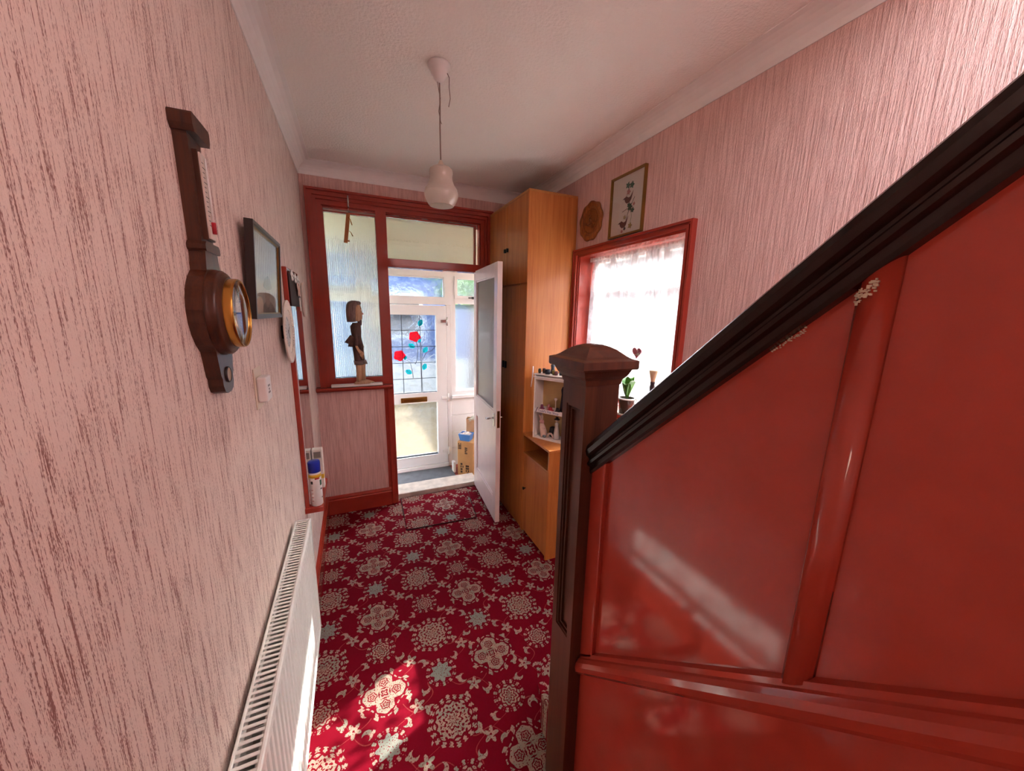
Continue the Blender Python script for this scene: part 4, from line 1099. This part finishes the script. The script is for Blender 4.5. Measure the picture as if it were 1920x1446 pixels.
def build_sill_bits():
    b = B(); box(b, -.178, .190, YD-.078+.004, YD-.022, 1.0662, 1.085, .003); single('white_strip', b, WHITE, 'white painted strip lying on the red screen sill under the puppet', 'strip')
    y = YD-.040
    t = thing('hanging_strip', (-.005, y, 2.118), 'narrow wooden strip with little clips hanging from a metal hook on the screen', 'wooden strip')
    b = B(); M = T(.003, y, 2.222) @ Matrix.Rotation(.14, 4, 'Y'); box(b, -.013, .013, -.006, .006, -.102, .102, .002, 1, M); st = part('strip', b, STICK, t)
    b = B(); tube(b, [(.022, y+.012, 2.436), (.021, y-.004, 2.438), (.021, y-.006, 2.40), (.021, y-.006, 2.372), (.021, y+.0, 2.366)], .006, 8); part('hook', b, CHROME, t)
    b = B(); tube(b, [(.021, y, 2.366), (.019, y, 2.345), (.018, y, 2.322)], .0015, 6); part('chain', b, CHROME, t)
    for z, L in ((2.295, .05), (2.205, .036)):
        b = B(); tube(b, [(.016, y-.006, z), (.028, y-.008, z-.012), (.038, y-.008, z-L)], [.002, .003, .004], 6); part('clip', b, BRASS, st)
    b = B(); lathe(b, [(0, 0), (.006, 0), (.006, .012), (0, .012)], T(.004, y-.006, 2.135) @ Matrix.Rotation(PI/2, 4, 'Y'), 10); part('peg', b, STICK, st)
build_sill_bits()

def build_mat():
    b = B(); vs0 = []
    P4 = [(.30, 3.09), (.284, 2.587), (.83, 2.562), (.90, 3.08)]
    for z in (.0005, .009):
        vs0.append([b.verts.new((x, y, z)) for x, y in P4])
    b.faces.new(list(reversed(vs0[0]))); b.faces.new(vs0[1])
    for k in range(4): b.faces.new((vs0[0][k], vs0[0][(k+1) % 4], vs0[1][(k+1) % 4], vs0[1][k]))
    bmesh.ops.recalc_face_normals(b, faces=b.faces[:])
    t = thing('carpet_mat', (.58, 2.83, 0), 'loose offcut of the same crimson carpet lying at the porch threshold', 'mat')
    part('pile', b, CARPET2, t)
    b = B()
    for k in range(4):
        p, q = P4[k], P4[(k+1) % 4]; tube(b, [(p[0], p[1], .006), (q[0], q[1], .005)], .0042, 6)
    part('binding', b, paint('mat_binding', (52, 6, 18), .9), t, 'dark bound edge')
build_mat()

# ================================================================ PENDANT
def build_pendant():
    x, y = .387, 1.684
    t = thing('pendant_lamp', (x, y, 2.096), 'white glass pendant lamp on a thin flex hanging from the ceiling rose', 'lamp')
    b = B(); lathe(b, [(0, ZC), (.046, ZC), (.047, ZC-.008), (.042, ZC-.016), (.034, ZC-.020), (.034, ZC-.032), (.028, ZC-.040), (.022, ZC-.052), (.010, ZC-.066), (0, ZC-.066)], T(x, y, 0), 32); part('ceiling_rose', b, WHITEP, t)
    FL = paint('flex', (150, 126, 112), .6)
    b = B(); tube(b, [(x, y, ZC-.062), (x+.001, y, 2.5), (x-.001, y, 2.4), (x, y, 2.272)], .0028, 8); part('flex', b, FL, t)
    b = B(); tube(b, [(x+.028, y-.02, 2.598), (x+.037, y-.018, 2.585), (x+.036, y-.018, 2.55), (x+.040, y-.018, 2.51), (x+.033, y-.018, 2.478)], .0016, 6)
    tube(b, [(x+.03*math.cos(a), y+.03*math.sin(a), 2.600) for a in [PI*2*q/16 for q in range(-7, 1)]], .0016, 6); part('loose_wire', b, FL, t)
    b = B(); tube(b, [(x-.010, y-.004, 2.575), (x-.003, y-.004, 2.53), (x+.002, y-.004, 2.51), (x-.006, y-.004, 2.46), (x+.001, y-.004, 2.425), (x+.005, y-.004, 2.415)], .0014, 6); part('loose_wire', b, FL, t)
    b = B(); lathe(b, [(0, 2.278), (.006, 2.277), (.011, 2.265), (.013, 2.250), (.018, 2.246), (.018, 2.215), (.012, 2.205), (0, 2.205)], T(x, y, 0), 24); part('lamp_holder', b, CREAMP, t)
    b = B()
    prof = [(.019, 2.250), (.040, 2.247), (.047, 2.241), (.0495, 2.235), (.048, 2.232), (.0500, 2.229), (.0485, 2.226), (.0500, 2.222), (.0475, 2.214), (.049, 2.198), (.055, 2.182), (.062, 2.170), (.0680, 2.163), (.0665, 2.160), (.0705, 2.156), (.0690, 2.153), (.0725, 2.148), (.0725, 2.138), (.067, 2.120), (.058, 2.104), (.053, 2.098), (.0515, 2.096)]
    inner = [(r-.003, z) for r, z in reversed(prof)]
    lathe(b, prof + inner + [prof[0]], T(x, y, 0), 48); part('lamp_shade', b, SHADE, t, 'frosted ribbed glass shade')
    b = B(); lathe(b, [(0, 2.128), (.014, 2.131), (.024, 2.144), (.027, 2.158), (.022, 2.178), (.013, 2.196), (.012, 2.206), (0, 2.206)], T(x, y, 0), 24); part('bulb', b, paint('opal_bulb', (236, 230, 214), .25), t)
build_pendant()

# ================================================================ RIGHT SIDE FURNITURE
def build_wardrobe():
    x0, y0, y1, z1, zs = 1.100, 2.285, 3.020, 2.428, 1.848; xb = XR-.004
    t = thing('wardrobe', ((x0+xb)/2, (y0+y1)/2, 0), 'tall teak veneer wardrobe with top box beside the open door', 'wardrobe')
    b = B(); box(b, x0+.002, xb, y0, y0+.018, 0, z1, .001); box(b, x0+.002, xb, y1-.018, y1, 0, z1, .001); part('side_panel', b, ORANGE, t)
    b = B(); box(b, x0+.0, xb, y0, y1, z1-.004, z1+.014, .002); part('top', b, ORANGE_E, t)
    b = B(); box(b, xb-.006, xb-.001, y0+.018, y1-.018, .02, z1-.004); box(b, x0+.02, xb-.006, y0+.018, y1-.018, zs-.008, zs+.006); box(b, x0+.02, xb-.006, y0+.018, y1-.018, .03, .05); part('carcass', b, ORANGE, t)
    b = B(); box(b, x0+.012, x0+.028, y0+.018, y1-.018, 0, .055); part('plinth', b, ORANGE, t)
    ym = (y0+y1)/2-.006
    for a0, a1, hy in ((y0+.002, ym-.0025, ym-.022), (ym+.0025, y1-.002, ym+.022)):
        for c0, c1, hz in ((.060, zs-.009, 1.245), (zs+.006, z1-.006, 2.105)):
            b = B(); box(b, x0, x0+.018, a0, a1, c0, c1, .0012); d = part('door', b, ORANGE, t)
            b = B(); h = .045 if hz < 2 else .022; box(b, x0-.016, x0, hy-.010, hy+.010, hz-h*.6, hz+h*.6, .002); part('handle', b, BLACK, d, 'small black square pull')
build_wardrobe()
def build_low_cabinet():
    x0, y0, y1, z1 = 1.100, 1.888, 2.283, .786; xb = XR-.024
    t = thing('low_cabinet', ((x0+xb)/2, (y0+y1)/2, 0), 'low teak cabinet with open slot and door against the wardrobe', 'cabinet')
    b = B(); box(b, x0, xb, y0, y0+.016, .0, z1-.016, .001); box(b, x0, xb, y1-.016, y1, 0, z1-.016, .001); part('side_panel', b, ORANGE, t)
    b = B(); box(b, x0-.001, xb, y0-.002, y1, z1-.016, z1, .0015); part('top', b, ORANGE, t)
    b = B(); box(b, x0, xb, y0+.016, y1-.016, .628, .643, .001); part('shelf', b, ORANGE_E, t)
    b = B(); box(b, xb-.008, xb, y0+.016, y1-.016, .02, z1-.016); box(b, x0+.014, xb-.008, y0+.016, y1-.016, .02, .036); part('back_panel', b, ORANGE, t)
    b = B(); box(b, x0+.002, x0+.018, y0+.017, y1-.017, .022, .626, .001); d = part('door', b, ORANGE, t)
    b = B(); lathe(b, [(0, 0), (.006, 0), (.005, .008), (.012, .014), (.011, .020), (0, .022)], T(x0+.002, 2.226, .373) @ Matrix.Rotation(-PI/2, 4, 'Y'), 16); part('knob', b, BLACK, d, 'small black knob')
build_low_cabinet()

def build_display():
    zt = .786; A = Vector((1.119, 2.168, zt)); Bv = Vector((1.245, 1.955, zt)); u = (Bv-A).normalized(); n = Vector((-u.y, u.x, 0))
    if n.x < 0: n = -n
    M = Matrix(((u.x, n.x, 0, A.x), (u.y, n.y, 0, A.y), (0, 0, 1, zt), (0, 0, 0, 1))); W, Dp, H1, H = .245, .115, .205, .432
    t = thing('display_case', M @ Vector((W/2, Dp/2, 0)), 'white miniature shop display case with two compartments on the low cabinet', 'display case')
    b = B()
    w = .010
    for x0, x1, z0, z1 in ((0, w, 0, H), (W-w, W, 0, H), (w, W-w, 0, .012), (w, W-w, H-.012, H)): box(b, x0, x1, 0, Dp, z0, z1, .001, 1, M)
    part('case', b, WHITE, t)
    b = B(); box(b, w, W-w, 0.001, Dp-.004, H1-.004, H1+.004, 0, 1, M); sh = part('shelf', b, WHITE, t)
    b = B(); box(b, w, W-w, -.002, .001, H1-.014, H1+.012, .0008, 1, M); lab = part('name_board', b, WHITEP, t, 'white name board lettered in blue')
    b = B(); box(b, w, W-w, Dp-.004, Dp, .012, H-.012, 0, 1, M); part('back_panel', b, paint('case_back', (196, 160, 104), .6), t)
    b = B(); box(b, -.004, W+.004, -.008, Dp+.002, H, H+.010, .002, 1, M); box(b, -.002, W+.002, -.004, Dp, H+.018, H+.026, .002, 1, M)
    for q in (.004, W-.012): box(b, q, q+.008, .0, Dp-.002, H+.010, H+.018, 0, 1, M)
    part('roof_tray', b, WHITE, t)
    # lettering
    cu = bpy.data.curves.new('lettering', 'FONT'); cu.body = "Todd's Hat Shop"; cu.size = .0235; cu.extrude = .0004; cu.align_x = 'LEFT'; cu.align_y = 'CENTER'
    o = bpy.data.objects.new('lettering_tmp', cu); COL.objects.link(o)
    bpy.context.view_layer.update()
    me = bpy.data.meshes.new_from_object(o.evaluated_get(bpy.context.evaluated_depsgraph_get())); bpy.data.objects.remove(o)
    bm = B(); bm.from_mesh(me); bpy.data.meshes.remove(me)
    ML = M @ T(.040, -.0026, H1-.001) @ Matrix.Rotation(PI/2, 4, 'X')
    for v in bm.verts: v.co = ML @ v.co
    part('lettering', bm, paint('blue_ink', (84, 96, 148), .5), lab, 'blue shop lettering')
    b = B(); tube(b, [M @ Vector(p) for p in ((.022, -.003, H1-.012), (.034, -.004, H1+.014), (.040, -.004, H1+.022))], [.002, .0025, .0015], 6); part('ribbon', b, paint('purple_ribbon', (62, 36, 110), .4), lab)
    # white stick hanging at the corner
    b = B(); tube(b, [M @ Vector(p) for p in ((-.008, -.006, H+.075), (-.009, -.008, H+.02), (-.014, -.009, H-.03), (-.019, -.009, H-.07))], [.0045, .0045, .0035, .003], 8)
    single('white_stick', b, WHITEP, 'thin white stick hung at the corner of the display case', 'stick')
    def fig(name, parts, label, cat, group=None):
        p0 = parts[0][0]
        t = thing(name, M @ Vector(p0), label, cat, group)
        for pn, fn, mat in [(q[1], q[2], q[3]) for q in parts]:
            b = B(); fn(b); part(pn, b, mat, t)
        return t
    def V(*p): return M @ Vector(p)
    R3 = M.to_3x3()
    CRE = paint('figurine_cream', (222, 196, 180), .45); GREYW = paint('figurine_pale_grey', (196, 186, 176), .45); BLK = paint('figurine_black', (30, 26, 28), .4)
    z0 = .012
    # rabbit
    def rb_body(b):
        tube(b, [V(.075, .03, z0), V(.070, .032, z0+.035), V(.058, .034, z0+.07), V(.052, .034, z0+.095)], [.022, .024, .020, .012], 12)
        tube(b, [V(.062, .022, z0+.07), V(.080, .016, z0+.072), V(.090, .014, z0+.068)], [.008, .007, .006], 8)
        tube(b, [V(.085, .022, z0+.008), V(.100, .018, z0+.004+.004)], [.010, .008], 8)
    def rb_head(b):
        ball(b, V(.054, .030, z0+.108), (.017, .015, .015), R3, 12); ball(b, V(.066, .024, z0+.104), (.010, .009, .008), R3, 10)
    def rb_ear(b):
        tube(b, [V(.048, .032, z0+.118), V(.036, .032, z0+.142), V(.028, .032, z0+.152)], [.006, .006, .002], 8); tube(b, [V(.056, .032, z0+.120), V(.056, .032, z0+.146), V(.052, .032, z0+.160)], [.006, .006, .002], 8)
    fig('rabbit_figurine', [((.07, .03, z0), 'body', rb_body, CRE), (0, 'head', rb_head, paint('figurine_pink', (206, 158, 152), .45)), (0, 'ear', rb_ear, CRE)], 'cream rabbit figurine sitting in the lower compartment of the display case', 'figurine')
    def ld_gown(b): lathe(b, [(0, 0), (.024, 0), (.022, .02), (.015, .07), (.011, .09), (.015, .105), (.008, .118), (0, .12)], M @ T(.165, .045, z0), 16)
    def ld_head(b): ball(b, V(.165, .045, z0+.132), .011, None, 12)
    def ld_hat(b): lathe(b, [(0, .138), (.020, .138), (.019, .142), (.010, .143), (.009, .156), (0, .157)], M @ T(.165, .045, z0), 16)
    fig('lady_figurine', [((.165, .045, z0), 'gown', ld_gown, GREYW), (0, 'head', ld_head, CRE), (0, 'hat', ld_hat, BLK)], 'pale lady figurine in a black hat in the lower compartment', 'figurine')
    def sn(b): tube(b, [V(.108+.022-.022*math.cos(a), .022, z0+.006+.030*math.sin(a)) for a in [PI*q/10 for q in range(11)]], [.007]*9+[.006, .005], 8)
    b = B(); sn(b); single('arch_ornament', b, CRE, 'cream arched ornament between the rabbit and the lady figurine', 'ornament')
    b = B(); lathe(b, [(0, 0), (.022, 0), (.026, .03), (.022, .062), (.012, .070), (0, .07)], M @ T(.118, .078, z0), 16); single('black_urn', b, BLK, 'black urn at the back of the lower compartment', 'urn')
    b = B(); ball(b, V(.088, .012, z0+.0105), (.016, .008, .0105), R3, 10); single('blue_pebble', b, paint('teal_grey_stone', (116, 138, 146), .4), 'blue grey stone at the rabbit feet', 'stone')
    # upper compartment hats
    def hat(x, y, r, h, mat, lab):
        b = B(); lathe(b, [(0, 0), (r, 0), (r*.98, .004), (r*.55, .006), (r*.52, h*.8), (r*.4, h), (0, h)], M @ T(x, y, H1+.004), 18); single('miniature_hat', b, mat, lab, 'miniature hat', 'miniature hats on the display shelf')
    hat(.048, .035, .020, .030, paint('hat_plum', (120, 44, 84), .6), 'plum miniature hat nearest the white stick')
    hat(.118, .030, .026, .024, CRIM, 'crimson miniature hat on the display shelf')
    hat(.170, .034, .020, .026, BLK, 'black miniature hat on the display shelf beside the dark gown')
    hat(.082, .070, .018, .03, paint('hat_rose', (196, 128, 128), .6), 'rose pink miniature hat at the back of the shelf')
    b = B(); lathe(b, [(0, 0), (.016, 0), (.003, .006), (.003, .06), (.012, .075), (.008, .082), (0, .083)], M @ T(.135, .07, H1+.004), 14); single('hat_stand', b, PAPER, 'pale miniature hat stand behind the crimson hat', 'hat stand')
    b = B(); lathe(b, [(0, 0), (.022, 0), (.014, .07), (.010, .12), (.014, .15), (.006, .17), (0, .172)], M @ T(.195, .06, H1+.004), 16); single('dark_gown', b, paint('dark_gown', (36, 22, 44), .6), 'dark purple miniature gown on a stand in the upper compartment', 'miniature gown')
    # clutter on the roof tray
    zr = H+.026
    def pot(x, y, r, h, mat, lab, nm='miniature_pot'):
        b = B(); lathe(b, [(0, 0), (r*.75, 0), (r, h*.5), (r*.85, h), (r*.6, h), (r*.55, h*.8), (0, h*.75)], M @ T(x, y, zr), 14); return single(nm, b, mat, lab, 'miniature pot', 'miniatures on top of the display case')
    pot(.020, .035, .011, .030, paint('mini_dark_green', (52, 50, 40), .5), 'tiny dark green pot at the stick end of the case roof')
    pot(.046, .050, .012, .034, paint('mini_brown', (74, 40, 30), .5), 'tiny brown pot beside the dark green pot')
    pot(.086, .030, .021, .032, paint('mini_navy', (36, 38, 50), .5), 'round navy pot under the grey figure')
    pot(.128, .040, .013, .030, paint('mini_olive', (120, 104, 50), .5), 'tiny olive pot right of the navy pot')
    pot(.152, .030, .013, .026, paint('mini_maroon', (92, 44, 44), .5), 'tiny maroon pot among the miniatures')
    pot(.178, .045, .012, .030, paint('mini_charcoal', (44, 44, 50), .5), 'tiny charcoal pot beside the red box')
    b = B(); box(b, .198, .226, .02, .05, zr, zr+.028, .002, 1, M); single('red_miniature_box', b, CRIM, 'small red box on the display case roof', 'box')
    t = thing('grey_miniature_figure', V(.100, .075, zr), 'small grey standing figure behind the navy pot', 'figurine')
    b = B(); lathe(b, [(0, 0), (.016, 0), (.012, .04), (.015, .058), (.006, .068), (0, .068)], M @ T(.100, .075, zr), 12); part('body', b, paint('mini_slate', (70, 84, 96), .5), t)
    b = B(); ball(b, V(.100, .075, zr+.076), .011, None, 10); part('head', b, paint('mini_grey', (150, 150, 150), .5), t)
    t = thing('pink_miniature_figure', V(.190, .085, zr), 'tall pink and white figure at the back of the case roof', 'figurine')
    b = B(); lathe(b, [(0, 0), (.013, 0), (.008, .06), (.011, .10), (.005, .115), (0, .115)], M @ T(.190, .085, zr), 12); part('body', b, PNK, t)
    b = B(); ball(b, V(.190, .085, zr+.124), .011, None, 10); part('head', b, CRE, t)
build_display()

def build_right_wall_pictures():
    # carved round plaque
    yc, zc = 2.115, 2.245; M = T(XR, yc, zc) @ Matrix.Rotation(-PI/2, 4, 'Y')
    t = thing('carved_plaque', (XR, yc, zc-.123), 'round carved wooden plaque hanging between wardrobe and bird picture', 'plaque')
    b = B(); seg = 60; prof = [(0, .010), (.080, .010), (.088, .014), (.092, .019), (.108, .021), (.120, .014), (.122, .004), (.118, 0)]
    rings = []
    for r, z in prof:
        if r == 0: rings.append([b.verts.new(M @ Vector((0, 0, z)))]); continue
        rings.append([b.verts.new(M @ Vector((r*(1+(.035*math.cos(9*a) if r > .1 else 0))*math.cos(a), r*(1+(.035*math.cos(9*a) if r > .1 else 0))*math.sin(a), z))) for a in [2*PI*k/seg for k in range(seg)]])
    for a, c in zip(rings, rings[1:]):
        for k in range(seg):
            if len(a) == 1: b.faces.new((a[0], c[k], c[(k+1) % seg]))
            else: b.faces.new((a[k], a[(k+1) % seg], c[(k+1) % seg], c[k]))
    b.faces.new(list(reversed(rings[-1]))); bmesh.ops.recalc_face_normals(b, faces=b.faces[:]); part('disc', b, PLAQ, t)
    b = B(); rr = random.Random(9)
    lathe(b, [(.070, .010), (.073, .0135), (.076, .010)], M, 44)
    tube(b, [M @ Vector(p) for p in ((-.015, -.055, .012), (-.01, -.01, .013), (-.02, .03, .012))], .004, 6)
    for k in range(26):
        a, r = rr.uniform(0, 6.28), rr.uniform(.005, .06); ball(b, M @ Vector((r*math.cos(a), r*math.sin(a), .011)), (.004, rr.uniform(.005, .014), rr.uniform(.004, .009)), None, 8)
    tube(b, [M @ Vector(p) for p in ((-.03, -.05, .013), (.0, -.02, .015), (.012, .005, .013))], [.006, .010, .004], 8); part('carving', b, wood('carving_wood', (88, 42, 14), (160, 92, 36), 1, .45, 60), t, 'carved relief scene')
    # bird picture
    y0, y1, z0, z1 = 1.633, 1.912, 2.096, 2.430; X = XR
    t = thing('bird_picture', (XR, (y0+y1)/2, z0), 'gilt framed picture of two brown birds among leaves above the window', 'picture')
    b = B(); ring_frame(b, 'x', (y0, y1, z0, z1), [(0, .006, X-.020, X), (.006, .011, X-.016, X)]); part('frame', b, GOLDF, t)
    b = B(); box(b, X-.008, X-.001, y0+.008, y1-.008, z0+.008, z1-.008); sh = part('sheet', b, PAPER, t, 'pale picture sheet')
    def S2(fy, fz): return (y1 - fy*(y1-y0), z1 - fz*(z1-z0))      # fy from the wardrobe side
    kk = [0]
    def flat(name, pts, mat):
        kk[0] += 1; b = B(); prism(b, [S2(*p) for p in pts], 'x', X-.0082-.00008*kk[0], X-.0078); part(name, b, mat, sh)
    def line(pts, w, mat):
        kk[0] += 1; b = B(); tube(b, [(X-.0082,) + S2(*p) for p in pts], w, 5); part('twig', b, mat, sh)
    def bird(cx, cz, s, f):
        body = [(cx-.11*s*f, cz-.03*s), (cx-.05*s*f, cz-.055*s), (cx+.02*s*f, cz-.02*s), (cx+.07*s*f, cz-.03*s), (cx+.15*s*f, cz-.11*s), (cx+.10*s*f, cz+.02*s), (cx+.05*s*f, cz+.06*s), (cx-.03*s*f, cz+.065*s), (cx-.08*s*f, cz+.03*s)]
        flat('bird', body, BRD); flat('beak', [(cx-.10*s*f, cz-.04*s), (cx-.10*s*f, cz-.015*s), (cx-.16*s*f, cz-.015*s)], DARK)
    line([(.62, .16), (.52, .26), (.48, .36)], .0012, DARK); line([(.72, .42), (.58, .60), (.50, .74)], .0012, DARK); line([(.38, .60), (.52, .57)], .0016, BRD); line([(.62, .55), (.66, .72), (.63, .84)], .0009, GRN)
    bird(.52, .42, 1.0, 1); bird(.42, .80, 1.0, 1)
    def lf(cx, cz, r, mat, k=7, sq=.8):
        pts = []
        for q in range(16):
            a = 2*PI*q/16; rr_ = r*(1+.35*math.cos(5*a)); pts.append((cx+rr_*math.cos(a), cz+rr_*sq*math.sin(a)))
        flat('leaf', pts, mat)
    for cx, cz, r in ((.50, .20, .055), (.62, .22, .055), (.60, .56, .06), (.68, .62, .045), (.56, .52, .04)): lf(cx, cz, r, DGRN)
    for cx, cz, r in ((.53, .31, .05), (.71, .53, .03), (.40, .92, .03)): lf(cx, cz, r, PNK)
    lf(.64, .86, .05, paint('print_ochre', (176, 156, 88), .6)); lf(.46, .70, .035, paint('print_ochre2', (176, 160, 100), .6)); lf(.48, .885, .03, DARK)
    b = B(); box(b, X-.0125, X-.0115, y0+.009, y1-.009, z0+.009, z1-.009); part('glass', b, PICG, t)
build_right_wall_pictures()

def build_sill_things():
    zs = 1.054
    # plant pot with saucer
    x, y = 1.488, 1.660; t = thing('potted_plant', (x, y, zs), 'dark pot of broad green leaves on the window sill behind the newel', 'plant')
    b = B(); lathe(b, [(0, 0), (.050, 0), (.055, .006), (.057, .013), (.052, .013), (.049, .006), (0, .006)], T(x, y, zs), 28); part('saucer', b, CREAMP, t)
    b = B(); lathe(b, [(0, .006), (.040, .006), (.052, .095), (.054, .100), (.049, .100), (.046, .09), (0, .088)], T(x, y, zs), 28); part('pot', b, paint('brown_glazed_pot', (70, 48, 40), .25), t)
    b = B(); lathe(b, [(.046, .094), (.060, .100), (.060, .106), (.044, .104)], T(x, y, zs), 28); part('pot_rim', b, WHITEP, t)
    rr = random.Random(2)
    def leafm(a, L, W, lift):
        b = B(); n = 9; L_, R_, C_ = [], [], []
        for k in range(n+1):
            f = k/n; r = L*f*.55; h = .10 + lift*math.sin(f*PI*.62); w = W*math.sin(PI*min(1, f*.92+.06))**.8
            c = Vector((x+r*math.cos(a), y+r*math.sin(a), zs+h)); s = Vector((-math.sin(a), math.cos(a), 0))*w
            L_.append(b.verts.new(c+s+Vector((0, 0, .25*w)))); C_.append(b.verts.new(c)); R_.append(b.verts.new(c-s+Vector((0, 0, .25*w))))
        for k in range(n):
            b.faces.new((L_[k], L_[k+1], C_[k+1], C_[k])).smooth = True; b.faces.new((C_[k], C_[k+1], R_[k+1], R_[k])).smooth = True
        part('leaf', b, GRN, t)
    for k, a in enumerate((-2.6, -1.5, -2.0, 2.6, 1.6)): leafm(a, .10+.02*(k % 2), .026, .095+.02*(k % 3))
    b = B(); tube(b, [(x+.01, y+.005, zs+.09), (x+.012, y+.010, zs+.22), (x-.005, y+.0, zs+.30), (x-.012, y-.02, zs+.33)], .0016, 6); part('stem', b, DARK, t)
    # heart on a wire pick
    hx, hy, hz = 1.488, 1.610, 1.436; t = thing('heart_ornament', (hx, hy, zs+.10), 'dusky pink heart with white scrollwork on a wire pick in the plant pot', 'ornament')
    b = B(); pts = []
    for k in range(36):
        a = 2*PI*k/36; pts.append((hy - .0022*(16*math.sin(a)**3), hz + .0022*(13*math.cos(a)-5*math.cos(2*a)-2*math.cos(3*a)-math.cos(4*a))))
    prism(b, pts, 'x', hx-.003, hx+.003); h = part('heart', b, paint('dusky_pink', (176, 84, 100), .5), t)
    b = B(); r2 = random.Random(4)
    for k in range(5):
        cy, cz = hy-.014+r2.uniform(-.012, .010), hz+.002+r2.uniform(-.018, .014)
        tube(b, [(hx-.0036, cy+.006*math.cos(q*.8), cz+.006*math.sin(q*.8)) for q in range(7)], .0011, 5)
    tube(b, [(hx-.0036, hy+.035, hz-.012), (hx-.0036, hy-.02, hz-.014)], .0012, 5); part('scroll', b, WHITEP, h)
    b = B(); tube(b, [(hx, hy, hz-.032), (hx+.003, hy+.02, 1.28), (hx+.006, hy+.045, zs+.09)], .0013, 6); part('wire', b, CHROME, t)
    # shaving brush on a turned stand
    x, y = 1.496, 1.478; t = thing('shaving_brush', (x, y, zs+.160), 'cream bristle shaving brush with dark handle standing on a turned wooden vase', 'brush')
    z = zs+.160
    b = B(); lathe(b, [(0, .072), (.011, .072), (.013, .085), (.018, .110), (.023, .134), (.018, .138), (0, .140)], T(x, y, z), 24); part('bristles', b, paint('bristle_cream', (226, 204, 160), .8, bump=.3, bscale=200), t)
    b = B(); lathe(b, [(0, 0), (.014, 0), (.015, .008), (.012, .018), (.014, .034), (.015, .045), (.011, .058), (.013, .066), (.012, .074), (0, .074)], T(x, y, z), 24); part('handle', b, paint('dark_horn', (56, 48, 52), .3), t)
    z = zs; t = thing('turned_vase', (x, y, z), 'small turned pale wooden vase under the shaving brush on the sill', 'vase')
    b = B(); lathe(b, [(0, 0), (.026, 0), (.030, .01), (.040, .045), (.042, .07), (.036, .095), (.022, .108), (.017, .125), (.020, .150), (.024, .154), (.024, .159), (.010, .160), (0, .160)], T(x, y, z), 28); part('body', b, wood('pale_turned_wood', (176, 124, 86), (206, 158, 116), 2, .4, 40), t)
    # glass dish and wire flowers
    x, y = 1.462, 1.560; b = B(); lathe(b, [(0, 0), (.018, 0), (.026, .02), (.028, .032), (.025, .032), (.022, .018), (0, .006)], T(x, y, zs), 24); single('pale_dish', b, paint('pink_dish', (226, 206, 206), .3), 'small pale pink dish beside the potted plant', 'dish')
    t = thing('wire_flowers', (1.500, 1.560, zs), 'little bunch of white wire flowers between plant and vase', 'ornament')
    b = B(); lathe(b, [(0, 0), (.016, 0), (.018, .02), (.012, .045), (.013, .05), (0, .05)], T(1.500, 1.560, zs), 18); part('holder', b, WHITEP, t)
    for k in range(7):
        a = 2*PI*k/7; b = B(); tip = Vector((1.500+.028*math.cos(a), 1.560+.030*math.sin(a), zs+.085+.012*(k % 3)))
        tube(b, [(1.500, 1.560, zs+.045), (1.500+.014*math.cos(a), 1.560+.015*math.sin(a), zs+.075), tip], .0012, 5); st = part('stem', b, DARK, t)
        b = B(); ball(b, tip, (.007, .007, .005), None, 8); part('bloom', b, WHITEP, st)
build_sill_things()
